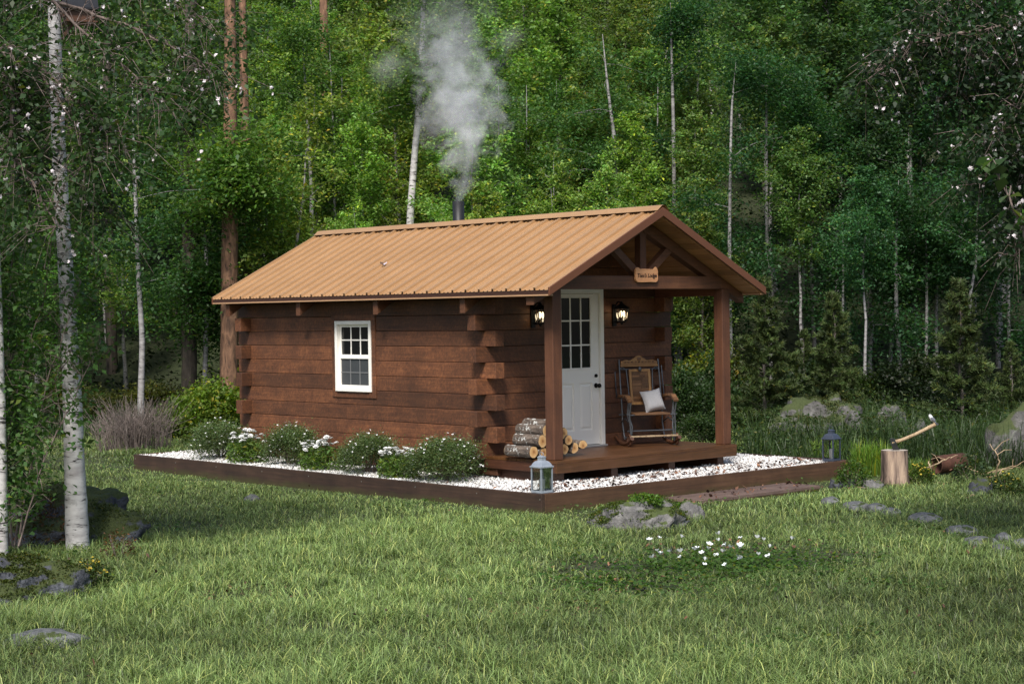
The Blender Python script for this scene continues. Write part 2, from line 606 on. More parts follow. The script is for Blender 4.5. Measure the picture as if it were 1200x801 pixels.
def cut(a0, a1, z0, z1, holes):
    rects = [(a0, a1, z0, z1)]
    for (h0, h1, k0, k1) in holes:
        out = []
        for (p0, p1, q0, q1) in rects:
            if h1 <= p0 or h0 >= p1 or k1 <= q0 or k0 >= q1:
                out.append((p0, p1, q0, q1)); continue
            if p0 < h0: out.append((p0, h0, q0, q1))
            if p1 > h1: out.append((h1, p1, q0, q1))
            lo, hi = max(p0, h0), min(p1, h1)
            if q0 < k0: out.append((lo, hi, q0, k0))
            if q1 > k1: out.append((lo, hi, k1, q1))
        rects = out
    return rects


pa = on(393.7, 376, 1, 0.0); pb = on(436.9, 459.3, 1, 0.0)
WU0, WU1, WZ0, WZ1 = pa.x, pb.x, pb.z, pa.z
win_hole = (WU0, WU1, WZ0, WZ1)
DV0, DV1, DZ1 = 1.13, 2.084, 2.08
door_hole = (DV0, DV1, -.02, DZ1)
NC = 11
for side in (0, 1):             # the two long walls
    mb = MB()
    y0, y1 = (0, T) if side == 0 else (W - T, W)
    for c in range(NC + 1):
        z0 = ZB + CH * c; z1 = z0 + (CH - .004 if c < NC else .155)
        lo, hi = (UB - PRO, -DP + PRO) if c % 2 == 0 else (UB + T + .003, -DP - T - .003)
        dy = random.uniform(-.004, .004)
        for r_ in cut(lo, hi, z0, z1, [win_hole] if side == 0 else []):
            mb.box(r_[0], r_[1], y0 + dy, y1 + dy, r_[2], r_[3])
    part('log_wall', mb, M['log_x'], cabin, .007)
for end in (0, 1):              # gable walls
    mb = MB()
    x0, x1 = (-DP - T, -DP) if end == 0 else (UB, UB + T)
    for c in range(NC):
        z0 = ZB + CH * c; z1 = z0 + CH - .004
        lo, hi = (-PRO, W + PRO) if c % 2 == 1 else (T + .003, W - T - .003)
        dx = random.uniform(-.004, .004)
        for r_ in cut(lo, hi, z0, z1, [door_hole] if end == 0 else []):
            mb.box(x0 + dx, x1 + dx, r_[0], r_[1], r_[2], r_[3])
    z0 = ZB + CH * NC
    while True:
        z1 = z0 + CH - .004
        v0 = (z0 + .13 - 2.05) / .5035 - .333; v1 = (z1 + .13 - 2.05) / .5035 - .333
        v0 = max(v0, 0); v1 = max(v1, v0 + .01)
        if v1 > 1.55: break
        segs = [(v0, W - v0, v1, W - v1)]
        if end == 0 and z0 < DZ1:
            segs = [(v0, DV0, v1, DV0), (DV1, W - v0, DV1, W - v1)]
            if z1 > DZ1: mb.box(x0, x1, DV0, DV1, DZ1, z1)
        for (a, b_, c_, d_) in segs:
            mb.hexa([(x0, a, z0), (x1, a, z0), (x1, b_, z0), (x0, b_, z0), (x0, c_, z1), (x1, c_, z1), (x1, d_, z1), (x0, d_, z1)])
        z0 += CH
    part('gable_wall', mb, M['log_y'], cabin, .007)

mb = MB()                       # dark boarding inside, behind the joints
mb.box(UB + T + .02, -DP - T - .02, T + .012, T + .03, ZB, 2.14); mb.box(UB + T + .02, -DP - T - .02, W - T - .03, W - T - .012, ZB, 2.14)
mb.box(UB + T + .012, UB + T + .018, T + .012, W - T - .012, ZB, 2.14); mb.box(-DP - T - .018, -DP - T - .012, T + .012, W - T - .012, ZB, 2.14)
part('inner_boarding', mb, M['trim_dark'], cabin)
# window in the long wall
mb = MB()
tw = .085
for (a0, a1, b0, b1) in ((WU0 - tw, WU0 - .002, WZ0 - tw, WZ1 + tw), (WU1 + .002, WU1 + tw, WZ0 - tw, WZ1 + tw), (WU0 - .001, WU1 + .001, WZ1 + .002, WZ1 + tw), (WU0 - .001, WU1 + .001, WZ0 - tw, WZ0 - .002)):
    mb.box(a0, a1, -.016, .02, b0, b1)
part('window_casing', mb, M['log_x'], cabin, .004)
mb = MB()
fwid = .05
mb.box(WU0, WU0 + fwid, -.03, .1, WZ0, WZ1); mb.box(WU1 - fwid, WU1, -.03, .1, WZ0, WZ1)
mb.box(WU0 + fwid, WU1 - fwid, -.03, .1, WZ1 - fwid, WZ1); mb.box(WU0 + fwid, WU1 - fwid, -.045, .1, WZ0, WZ0 + fwid)
win = part('window', mb, M['white'], cabin, .004)
zm = (WZ0 + WZ1) / 2
for nm, (z0, z1, yy) in (('upper_sash', (zm, WZ1 - fwid, .015)), ('lower_sash', (zm - .035, zm, 0)), ('lower_sash', (WZ0 + fwid, zm - .035, .0))):
    pass
mb = MB()
a0, a1 = WU0 + fwid + .001, WU1 - fwid - .001
z0, z1 = zm - .015, WZ1 - fwid - .001
sw_ = .035
mb.box(a0, a0 + sw_, .02, .05, z0, z1); mb.box(a1 - sw_, a1, .02, .05, z0, z1); mb.box(a0 + sw_, a1 - sw_, .02, .05, z1 - sw_, z1); mb.box(a0 + sw_, a1 - sw_, .012, .05, z0, z0 + sw_)
for t_ in (1, 2):
    u = a0 + sw_ + (a1 - a0 - 2 * sw_) * t_ / 3; mb.box(u - .009, u + .009, .026, .044, z0 + sw_, z1 - sw_)
zz = (z0 + z1) / 2 + .01; mb.box(a0 + sw_, a1 - sw_, .0275, .0425, zz - .009, zz + .009)
part('upper_sash', mb, M['white'], win, .003, world=False)
mb = MB(); mb.box(a0 + .01, a1 - .01, .034, .037, z0 + .01, z1 - .01); part('pane', mb, M['pane'], win, world=False)
mb = MB()
z0, z1 = WZ0 + fwid + .001, zm - .016
mb.box(a0, a0 + sw_, .0, .03, z0, z1); mb.box(a1 - sw_, a1, .0, .03, z0, z1); mb.box(a0 + sw_, a1 - sw_, .0, .03, z1 - .02, z1); mb.box(a0 + sw_, a1 - sw_, .0, .03, z0, z0 + sw_)
part('lower_sash', mb, M['white'], win, .003, world=False)
mb = MB()
for t_ in (1, 2):
    u = a0 + sw_ + (a1 - a0 - 2 * sw_) * t_ / 3; mb.box(u - .007, u + .007, .012, .02, z0 + sw_, z1 - .02)
zz = (z0 + z1) / 2; mb.box(a0 + sw_, a1 - sw_, .013, .019, zz - .007, zz + .007)
part('muntin', mb, plain('grey_muntin', (.16, .165, .17), .5), win, world=False)
mb = MB(); mb.box(a0 + .01, a1 - .01, .021, .024, z0 + .01, z1 - .005); part('insect_screen', mb, M['screen'], win, world=False)

# door
xf = -DP
mb = MB()
mb.box(xf - .12, xf + .018, DV0 + .004, DV0 + .07, .02, DZ1); mb.box(xf - .12, xf + .018, DV1 - .07, DV1 - .004, .02, DZ1); mb.box(xf - .12, xf + .018, DV0 + .07, DV1 - .07, DZ1 - .065, DZ1)
part('door_frame', mb, M['white'], cabin, .006)
mb = MB(); mb.box(xf - .12, xf + .06, DV0, DV1, .0, .022); part('door_sill', mb, plain('aluminium_sill', (.5, .5, .5), .4, .4), cabin, .003)
sv0, sv1, sz0, sz1 = DV0 + .075, DV1 - .075, .03, DZ1 - .07
lv0, lv1, lz0, lz1 = sv0 + .1, sv1 - .13, 1.02, sz1 - .03
panels = [(sv0 + .1, sv0 + .1 + .235, .22, .84), (sv1 - .13 - .235, sv1 - .13, .22, .84)]
mb = MB()
for r_ in cut(sv0, sv1, sz0, sz1, [(lv0, lv1, lz0, lz1)] + panels):
    mb.box(xf - .065, xf - .02, r_[0], r_[1], r_[2], r_[3])
for (p0, p1, q0, q1) in panels:
    mb.box(xf - .065, xf - .036, p0 - .001, p1 + .001, q0 - .001, q1 + .001)
    mb.hexa([(xf - .035, p0 + .02, q0 + .02), (xf - .035, p1 - .02, q0 + .02), (xf - .035, p1 - .02, q1 - .02), (xf - .035, p0 + .02, q1 - .02),
             (xf - .022, p0 + .05, q0 + .05), (xf - .022, p1 - .05, q0 + .05), (xf - .022, p1 - .05, q1 - .05), (xf - .022, p0 + .05, q1 - .05)])
door = part('door', mb, M['white'], cabin)
mb = MB()
mb.box(xf - .045, xf - .012, lv0, lv0 + .022, lz0, lz1); mb.box(xf - .045, xf - .012, lv1 - .022, lv1, lz0, lz1)
mb.box(xf - .045, xf - .012, lv0 + .022, lv1 - .022, lz0, lz0 + .022); mb.box(xf - .045, xf - .012, lv0 + .022, lv1 - .022, lz1 - .022, lz1)
for t_ in (1, 2):
    v = lv0 + (lv1 - lv0) * t_ / 3; mb.box(xf - .04, xf - .018, v - .01, v + .01, lz0 + .022, lz1 - .022)
    z = lz0 + (lz1 - lz0) * t_ / 3; mb.box(xf - .039, xf - .0195, lv0 + .022, lv1 - .022, z - .01, z + .01)
part('glazing_bars', mb, M['white'], door, .003, world=False)
mb = MB(); mb.box(xf - .034, xf - .03, lv0 + .005, lv1 - .005, lz0 + .005, lz1 - .005); part('pane', mb, M['pane'], door, world=False)
mb = MB()
hy = sv1 - .06
mb.tube([(xf - .02, hy, .8), (xf - .012, hy, .8)], .033, 16); mb.tube([(xf - .012, hy, .8), (xf + .03, hy, .8)], .012, 10); mb.ball((xf + .045, hy, .8), .03, 14, 8)
part('handle', mb, M['brass'], door, world=False)
mb = MB(); mb.tube([(xf - .02, hy, .93), (xf - .005, hy, .93)], .024, 14); part('deadbolt', mb, M['brass'], door, world=False)

# roof
RU0, RU1, OV = -6.88, .314, .333
roof = None
for side in (0, 1):
    f = (lambda v: v) if side == 0 else (lambda v: W - v)
    va, vb = -OV, W / 2
    # pine boarded underside
    mb = MB()
    n = 15
    for i_ in range(n):
        p0 = va + (vb - va) * i_ / n; p1 = va + (vb - va) * (i_ + 1) / n - .006
        q0, q1 = zt(p0), zt(p1)
        P = [(RU0 + .02, f(p0), q0 - .085), (RU1 - .02, f(p0), q0 - .085), (RU1 - .02, f(p1), q1 - .085), (RU0 + .02, f(p1), q1 - .085),
             (RU0 + .02, f(p0), q0 - .045), (RU1 - .02, f(p0), q0 - .045), (RU1 - .02, f(p1), q1 - .045), (RU0 + .02, f(p1), q1 - .045)]
        mb.hexa(P)
    if roof is None:
        roof = part('roof', mb, M['pine'], cabin, .002, seg=1)
    else:
        part('soffit', mb, M['pine'], roof, .002, world=False, seg=1)
    # dark board deck between boards and sheet
    mb = MB()
    P = [(RU0 + .03, f(va + .01), zt(va + .01) - .043), (RU1 - .03, f(va + .01), zt(va + .01) - .043), (RU1 - .03, f(vb), zt(vb) - .043), (RU0 + .03, f(vb), zt(vb) - .043)]
    P += [(p[0], p[1], p[2] + .02) for p in P]
    mb.hexa(P); part('roof_deck', mb, M['trim_dark'], roof, world=False)
    # ribbed metal sheet
    per = .2485
    prof = []
    u = RU0
    n = int(round((RU1 - RU0) / per)); per = (RU1 - RU0) / n
    for i_ in range(n):
        b0 = RU0 + i_ * per
        for du, dz in ((0, .032), (.015, .032), (.021, 0), (.075, 0), (.080, .010), (.094, .010), (.099, 0), (.15, 0), (.155, .010), (.169, .010), (.174, 0), (per - .021, 0), (per - .015, .032)):
            prof.append((b0 + du, dz))
    prof.append((RU1, .032))
    vs = []; fs = []
    for (u, dz) in prof:
        vs.append((u, f(va - .02), zt(va - .02) - .004 + dz)); vs.append((u, f(vb), zt(vb) - .004 + dz))
    for i_ in range(len(prof) - 1):
        fs.append((2 * i_, 2 * i_ + 2, 2 * i_ + 3, 2 * i_ + 1) if side == 0 else (2 * i_, 2 * i_ + 1, 2 * i_ + 3, 2 * i_ + 2))
    mb = MB(); mb.add(vs, fs); part('metal_sheet', mb, M['roof'], roof, world=False)
    # fascia at the eave
    mb = MB(); zz = zt(va)
    yy = sorted((f(va - .012), f(va + .02)))
    mb.box(RU0 + .004, RU1 - .012, yy[0], yy[1], zz - .062, zz - .012); part('fascia', mb, M['trim_dark'], roof, .003, world=False)
    mb = MB(); yy = sorted((f(va - .02), f(va + .06)))
    mb.box(RU0 + .004, RU1 - .012, yy[0], yy[1], zz - .082, zz - .064); part('eave_strip', mb, M['strip'], roof, .003, world=False)
    # rake trim on both gables
    for (u0, u1) in ((RU1 - .012, RU1 + .016), (RU0 - .012, RU0 + .012)):
        mb = MB()
        P = [(u0, f(va - .022), zt(va) - .082), (u1, f(va - .022), zt(va) - .082), (u1, f(vb), zt(vb) - .082), (u0, f(vb), zt(vb) - .082),
             (u0, f(va - .022), zt(va) + .016), (u1, f(va - .022), zt(va) + .016), (u1, f(vb), zt(vb) + .026), (u0, f(vb), zt(vb) + .026)]
        mb.hexa(P); part('rake_trim', mb, M['trim'], roof, .004, world=False)
mb = MB()
zr = zt(W / 2)
vs = []
for (dv, dz) in ((-.11, -.03), (-.03, .034), (0, .042), (.03, .034), (.11, -.03)):
    vs += [(RU0 - .014, W / 2 + dv, zr + dz + .014), (RU1 + .018, W / 2 + dv, zr + dz + .014)]
mb.add(vs, [(2 * i_, 2 * i_ + 1, 2 * i_ + 3, 2 * i_ + 2) for i_ in range(4)])
part('ridge_cap', mb, M['roof'], roof, world=False)

# rafter tails under the eaves
for px, py in ((268, 366), (350.5, 363.5), (441, 361.5), (543, 359)):
    p = on(px, py, 1, -.27)
    for side in (0, 1):
        f = (lambda v: v) if side == 0 else (lambda v: W - v)
        u = p.x; mb = MB()
        a, b_ = -.29, .01
        ta, tb = zt(a) - .088, zt(b_) - .088
        P = [(u - .048, f(a), ta - .205), (u + .048, f(a), ta - .205), (u + .048, f(b_), ta - .02), (u - .048, f(b_), ta - .02),
             (u - .048, f(a), ta), (u + .048, f(a), ta), (u + .048, f(b_), tb), (u - .048, f(b_), tb)]
        mb.hexa(P); part('rafter_tail', mb, M['beam_y'], cabin, .004)

# porch: posts, truss, plates, deck
for v in (0, W - PW):
    mb = MB(); mb.box(-PW, 0, v, v + PW, .002, H); part('porch_post', mb, M['beam_z'], cabin, .008)
mb = MB(); mb.box(-.145, -.005, .16, W - .16, H + .001, H + .165); mb.box(-.145, -.005, -.002, .16, H + .001, H + .06); mb.box(-.145, -.005, W - .16, W + .002, H + .001, H + .06)
part('tie_beam', mb, M['beam_y'], cabin, .006)
for side in (0, 1):
    f = (lambda v: v) if side == 0 else (lambda v: W - v)
    mb = MB()
    a, b_ = -.3, W / 2
    th = .17
    for x0, x1 in ((-.14, -.01),):
        ta, tb = zt(a) - .09, zt(b_) - .09
        P = [(x0, f(a), ta - .115), (x1, f(a), ta - .115), (x1, f(b_), tb - th), (x0, f(b_), tb - th), (x0, f(a), ta), (x1, f(a), ta), (x1, f(b_), tb), (x0, f(b_), tb)]
        mb.hexa(P)
    part('rafter', mb, M['beam_y'], cabin, .006)
    mb = MB()
    v0, v1 = W / 2 - .1, W / 2 - .52
    mb.beam((-.075, f(v0), H + .2), (-.075, f(v1), zt(v1) - .2), .1, .1, (1, 0, 0)); part('strut', mb, M['beam_y'], cabin, .005)
    mb = MB(); mb.box(-DP - .02, -PW - .002, f(PW - .01) if side == 0 else W - PW + .01, f(.01), H - .09, H + .06) if side == 0 else mb.box(-DP - .02, -PW - .002, W - PW + .01, W - .01, H - .09, H + .06)
    part('wall_plate', mb, M['beam_x'], cabin, .006)
mb = MB(); mb.box(-.125, -.025, W / 2 - .055, W / 2 + .055, H + .166, zt(W / 2) - .2); part('king_post', mb, M['beam_z'], cabin, .005)
mb = MB(); mb.box(-DP - .05, -.15, W / 2 - .06, W / 2 + .06, zt(W / 2) - .29, zt(W / 2) - .1); part('ridge_beam', mb, M['beam_x'], cabin, .005)

DU1, DVa, DVb = .075, -.035, W + .03
mb = MB()
nb = 9
for i_ in range(nb):
    u0 = -DP + .004 + (DU1 + DP - .004) * i_ / nb; u1 = -DP + .004 + (DU1 + DP - .004) * (i_ + 1) / nb - .006
    mb.box(u0, u1, DVa, DVb, -.036, 0)
deck = part('porch_deck', mb, M['deck_y'], cabin, .003)
mb = MB(); mb.box(DU1 - .04, DU1 - .004, DVa + .004, DVb - .004, -.15, -.038); mb.box(-DP + .01, -DP + .05, DVa + .05, DVb - .05, -.15, -.038); part('deck_fascia', mb, M['deck_y'], deck, .004, world=False)
for v in (DVa + .004, DVb - .044):
    mb = MB(); mb.box(-DP - .15, DU1 - .042, v, v + .04, -.149, -.039); part('deck_fascia', mb, M['deck_x'], deck, .004, world=False)
for v in (.12, 1.05, 2.1, 3.05):
    mb = MB(); mb.box(-DP + .1, DU1 - .1, v - .06, v + .06, -.3, -.152); part('support_block', mb, M['deck_x'], deck, .006, world=False)

# stove pipe
cp = on(537.5, 262, 1, W / 2 + .28)
cx = cp.x
mb = MB()
zc = on(537.5, 236, 1, W / 2 + .28).z
mb.lathe([(.084, zt(W / 2 + .28) - .1), (.084, zc), (.084, zc + .001), (.084, zc - .03), (.07, zc - .032)][:2] + [(.07, zc), (.07, zc - .08)], (cx, W / 2 + .28, 0), 24)
part('chimney', mb, M['pipe'], cabin)
CHIM = Vector((cx, W / 2 + .28, zc))

# wall lamps beside the door
for vpos in (.80, 2.285):
    zc_ = 1.74
    mb = MB()
    x = -DP
    mb.box(x, x + .02, vpos - .035, vpos + .035, zc_ - .16, zc_ + .13)
    mb.tube([(x + .02, vpos, zc_ + .1), (x + .08, vpos, zc_ + .16), (x + .15, vpos, zc_ + .15)], .011, 8)
    mb.tube([(x + .02, vpos, zc_ - .1), (x + .08, vpos, zc_ - .12)], .008, 8)
    lc = (x + .15, vpos, zc_)
    mb.lathe([(.012, .17), (.016, .15), (.03, .135), (.105, .085), (.115, .07), (.11, .066)][::-1], lc, 6, False)
    mb.lathe([(.055, -.115), (.07, -.1), (.075, -.09), (.02, -.088)], lc, 6, False)
    mb.lathe([(.006, -.145), (.02, -.13), (.022, -.115)], lc, 8)
    for k_ in range(6):
        a = 2 * math.pi * k_ / 6
        mb.tube([(lc[0] + .1 * math.cos(a), vpos + .1 * math.sin(a), zc_ + .068), (lc[0] + .068 * math.cos(a), vpos + .068 * math.sin(a), zc_ - .092)], .0075, 5)
    lamp = part('wall_lamp', mb, M['black'], cabin)
    mb = MB(); mb.lathe([(.062, -.085), (.094, .062)], lc, 6, False); mb.f = mb.f[:6]; mb.sm = mb.sm[:6]
    part('lamp_glass', mb, M['glass'], lamp, world=False)
    mb = MB()
    for k_ in range(3):
        a = 2 * math.pi * k_ / 3 + .5
        mb.ball((lc[0] + .03 * math.cos(a), vpos + .03 * math.sin(a), zc_ + .0), (.016, .016, .045), 10, 8)
    part('bulb', mb, emit('lamp_bulb', (1, .8, .52), 2.2), lamp, world=False)
    pl = bpy.data.lights.new('lamp_light', 'POINT'); pl.energy = .65; pl.color = (1, .72, .42); pl.shadow_soft_size = .04
    po = bpy.data.objects.new('lamp_light', pl); COL.objects.link(po); po.location = (lc[0], lc[1], lc[2] + .01)

# ------------------------------------------------------------------ sign on the tie beam
sgc = on(757, 322, 0, .012)
sign = empty('wooden_sign', sgc, 'small live edge wooden sign with burnt script lettering on the porch tie beam', 'sign')
mb = MB()
out = []
hw, hh = .205, .092
for (y, z) in ((-1, -.55), (-.93, -.85), (-.8, -1), (-.3, -1.03), (.3, -.97), (.8, -1.02), (.93, -.9), (1, -.6), (.985, .1), (1.0, .6), (.93, .85), (.82, 1.12), (.74, .95), (.62, .78), (.2, .8), (-.3, .82), (-.6, .8), (-.75, 1.0), (-.88, 1.02), (-.97, .7), (-.99, .1)):
    out.append((y * hw, z * hh))
n = len(out)
vs = [(-.012, y, z) for y, z in out] + [(.02, y, z) for y, z in out]
mb.add(vs, [tuple(range(n))[::-1], tuple(range(n, 2 * n))] + [(k_, (k_ + 1) % n, n + (k_ + 1) % n, n + k_) for k_ in range(n)])
part('board', mb, wood('sign_slab', (.25, .09, .04), (.6, .3, .14), (.8, .52, .3), axis=1, rough=.5, var=.05), sign, .006, world=False)
cu = bpy.data.curves.new('lettering', 'FONT'); cu.body = "Tom's Lodge"; cu.size = .068; cu.shear = .28; cu.extrude = .002; cu.align_x = 'CENTER'; cu.align_y = 'CENTER'; cu.offset = .0012
tob = bpy.data.objects.new('lettering_src', cu); COL.objects.link(tob)
dg = bpy.context.evaluated_depsgraph_get()
tme = bpy.data.meshes.new_from_object(tob.evaluated_get(dg)); tme.name = 'lettering'
COL.objects.unlink(tob); bpy.data.objects.remove(tob)
tme.transform(Matrix(((0, 0, 1, .021), (1.0, 0, 0, -.006), (0, 1, 0, -.012), (0, 0, 0, 1))))
tme.materials.clear()
link('lettering', tme, plain('burnt_letters', (.02, .008, .005), .7), sign, world=False)

# ------------------------------------------------------------------ timber border, gravel, step
FU, FV0, FV1, FZ, FL = .906, -1.072, 4.605, -.254, 8.886
bt = .05
border = empty('timber_border', (FU, FV0, G), 'low dark timber edging boards around the white gravel bed', 'edging')
zb = G - .06
mb = MB(); mb.box(FU - FL, FU, FV0, FV0 + bt, zb, FZ); part('edge_board', mb, M['curb_x'], border, .005)
mb = MB(); mb.box(FU - bt, FU, FV0 + bt + .002, FV1, zb, FZ); part('edge_board', mb, M['curb_y'], border, .005)
mb = MB(); mb.box(FU - FL, FU - FL + bt, FV0 + bt + .002, FV1, zb, FZ); part('edge_board', mb, M['curb_y'], border, .005)
mb = MB(); mb.box(FU - FL + bt + .002, FU - bt - .002, FV1 - bt, FV1, zb, FZ); part('edge_board', mb, M['curb_x'], border, .005)
mb = MB()
for (x_, y_) in [(FU - .03 - i_ * 2.2, FV0 - .004) for i_ in range(5)] + [(FU - 1.1 - i_ * 2.2, FV0 - .004) for i_ in range(4)]:
    mb = MB(); mb.tube([(x_, y_, FZ - .06), (x_, y_ + .01, FZ - .06)], .008, 8); part('screw_head', mb, M['screw'], border)

gi = (FU - FL + bt, FU - bt, FV0 + bt, FV1 - bt)
mb = MB()
mb.add([(gi[0], gi[2], -.292), (gi[1], gi[2], -.292), (gi[1], gi[3], -.292), (gi[0], gi[3], -.292)], [(0, 1, 2, 3)])
gb = part('gravel_bed', mb, M['gravel_bed']); gb['kind'] = 'structure'; gb['label'] = 'bed under the white gravel'
n = 60000
px_ = rng.uniform(gi[0], gi[1], n); py_ = rng.uniform(gi[2], gi[3], n)
keep = ~((px_ < -DP + .05) & (px_ > UB - .0) & (py_ > .05) & (py_ < W - .05)) & ~((px_ < -.15) & (px_ > -DP - .1) & (py_ > .3) & (py_ < W - .2))
keep &= ~((py_ > W) & (px_ < -1.5) & (rng.random(n) < .75))
px_, py_ = px_[keep], py_[keep]; n = len(px_)
oc = np.array([(1, 0, 0), (-1, 0, 0), (0, 1, 0), (0, -1, 0), (0, 0, 1), (0, 0, -1)], float)
of = np.array([(0, 2, 4), (2, 1, 4), (1, 3, 4), (3, 0, 4), (2, 0, 5), (1, 2, 5), (3, 1, 5), (0, 3, 5)])
sz = rng.uniform(.012, .026, n)
vv = oc[None] * rng.uniform(.6, 1.25, (n, 6, 1)) * sz[:, None, None]
vv += rng.normal(0, .25, (n, 6, 3)) * sz[:, None, None]
ang = rng.uniform(0, 6.28, n); ca, sa = np.cos(ang)[:, None], np.sin(ang)[:, None]
rx = vv[:, :, 0] * ca - vv[:, :, 1] * sa; ry = vv[:, :, 0] * sa + vv[:, :, 1] * ca
vv = np.stack([rx, ry, vv[:, :, 2] * .8], -1)
pz_ = -.285 + rng.uniform(0, .018, n) + (vn(px_, py_, .4) - .4) * .03
vv += np.stack([px_, py_, pz_], -1)[:, None]
lp = (of[None] + (np.arange(n) * 6)[:, None, None]).reshape(-1)
gr = link('gravel', npmesh('gravel', vv.reshape(-1, 3), lp, np.arange(n * 8) * 3), M['gravel'])
tag(gr, 'white crushed stone filling the bed around the cabin', 'gravel', kind='stuff')

# wooden step in front
s0 = at(788, 583, -.425); s1 = at(988, 570.5, -.425)
SV0, SV1 = s0.y, s1.y
stp = empty('wooden_step', (FU + .3, (SV0 + SV1) / 2, G), 'weathered grey brown plank step in the lawn before the porch', 'step')
mb = MB()
SU0 = FU + .16
SU1 = SU0 + .56
for i_ in range(3):
    mb.box(SU0 + (SU1 - SU0) * i_ / 3, SU0 + (SU1 - SU0) * (i_ + 1) / 3 - .005, SV0, SV1, -.465, -.425)
part('plank', mb, M['step'], stp, .004)
mb = MB(); mb.box(SU1 - .045, SU1 - .006, SV0 + .01, SV1 - .01, G - .05, -.467); part('riser', mb, M['curb_y'], stp, .004)


def litter(name, pts, smin, smax, label, tilt=.35):
    n = len(pts); pts = np.array(pts)
    a = rng.uniform(0, 6.28, n); s = rng.uniform(smin, smax, n); w = s * rng.uniform(.35, .6, n)
    d = np.stack([np.cos(a), np.sin(a), rng.normal(0, tilt, n)], -1); e = np.stack([-np.sin(a), np.cos(a), rng.normal(0, tilt, n)], -1)
    z = np.array([0, 0, 1.])
    v = np.stack([pts - d * s[:, None] * .5, pts - e * w[:, None] * .5 + z * .004, pts + d * s[:, None] * .5 + z * rng.uniform(0, .015, n)[:, None], pts + e * w[:, None] * .5 + z * .012], 1)
    v += z * .012
    o = link(name, npmesh(name, v.reshape(-1, 3), np.arange(4 * n), np.arange(n) * 4), M['dryleaf'])
    return tag(o, label, 'dead leaves', kind='stuff')


pts = []
for _ in range(430):
    v_ = random.uniform(-.9, 4.4); u_ = random.uniform(.12, .84)
    pts.append((u_, v_, -.262))
for _ in range(40): pts.append((random.uniform(-2.5, .8), random.uniform(-1, -.1), -.262))
for _ in range(60): pts.append((random.uniform(SU0 + .03, SU1 - .03), SV0 + (SV1 - SV0) * random.random() ** .6, -.427))
litter('fallen_leaves', pts, .03, .085, 'brown dry leaves and bark chips scattered over gravel and step')

# ------------------------------------------------------------------ lanterns
lantern_parts = {}


def lantern(loc, label, rz, dark):
    root = empty('candle_lantern', loc, label, 'lantern', 'metal candle lanterns on the border corners', rz)
    mt = M['lantern_blue'] if not dark else M['lantern_dark']
    hw = .08
    mb = MB(); mb.box(-hw - .008, hw + .008, -hw - .008, hw + .008, 0, .018); part('base', mb, mt, root, .003, world=False)
    for sx_ in (-1, 1):
        for sy_ in (-1, 1):
            mb = MB(); mb.box(sx_ * hw - .008, sx_ * hw + .008, sy_ * hw - .008, sy_ * hw + .008, .018, .285); part('corner_bar', mb, mt, root, world=False)
    mb = MB()
    for sgn in (-1, 1):
        mb.box(-hw + .008, hw - .008, sgn * hw - .005, sgn * hw + .005, .018, .03); mb.box(sgn * hw - .005, sgn * hw + .005, -hw + .008, hw - .008, .0185, .0305)
    part('frame', mb, mt, root, world=False)
    mb = MB(); s2 = math.sqrt(2)
    mb.lathe([(s2 * (hw + .018), .285), (s2 * (hw + .018), .3), (s2 * (hw + .004), .306), (s2 * hw * .93, .33), (s2 * hw * .7, .352), (s2 * hw * .45, .362), (s2 * hw * .42, .365), (s2 * hw * .42, .395), (s2 * hw * .5, .4), (s2 * hw * .3, .412), (s2 * .012, .418)], (0, 0, 0), 4, False, True)
    part('cap', mb, mt, root, .003, world=False)
    mb = MB(); mb.tube([(.03 * math.cos(a) * 1, 0, .432 + .022 * math.sin(a)) for a in [i_ * math.pi / 8 - .4 for i_ in range(17)]], .0035, 6); part('ring', mb, mt, root, world=False)
    for k_ in range(4):
        a = k_ * math.pi / 2
        mb = MB(); c_, s_ = math.cos(a), math.sin(a)
        p = [(hw, -hw + .008), (hw, hw - .008)]
        q_ = [(x * c_ - y * s_, x * s_ + y * c_) for x, y in p]
        mb.add([(q_[0][0], q_[0][1], .03), (q_[1][0], q_[1][1], .03), (q_[1][0], q_[1][1], .284), (q_[0][0], q_[0][1], .284)], [(0, 1, 2, 3)])
        part('glass_pane', mb, M['glass'], root, world=False)
    mb = MB(); mb.lathe([(.032, .018), (.033, .15), (.03, .158), (.012, .152)], (0, 0, 0), 18); cn = part('candle', mb, plain('candle_wax', (.78, .76, .7), .5), root, world=False)
    mb = MB(); mb.tube([(0, 0, .15), (.002, 0, .17)], .002, 5); part('wick', mb, M['black'], cn, world=False)
    return root


M['lantern_blue'] = plain('blue_grey_metal', (.34, .38, .44), .42, .4, 14, .3)
M['lantern_dark'] = plain('dark_blue_metal', (.06, .075, .11), .45, .4, 14, .3)
lp1 = at(645.5, 578.5, FZ)
lantern((FU - .12, FV0 + .12, FZ + .003), 'blue grey metal lantern on the near corner of the timber edging', R(-2), False)
lantern((FU - .12, FV1 - .25, FZ + .003), 'dark navy lantern at the far right end of the timber edging', R(3), True)

# ------------------------------------------------------------------ firewood on the deck


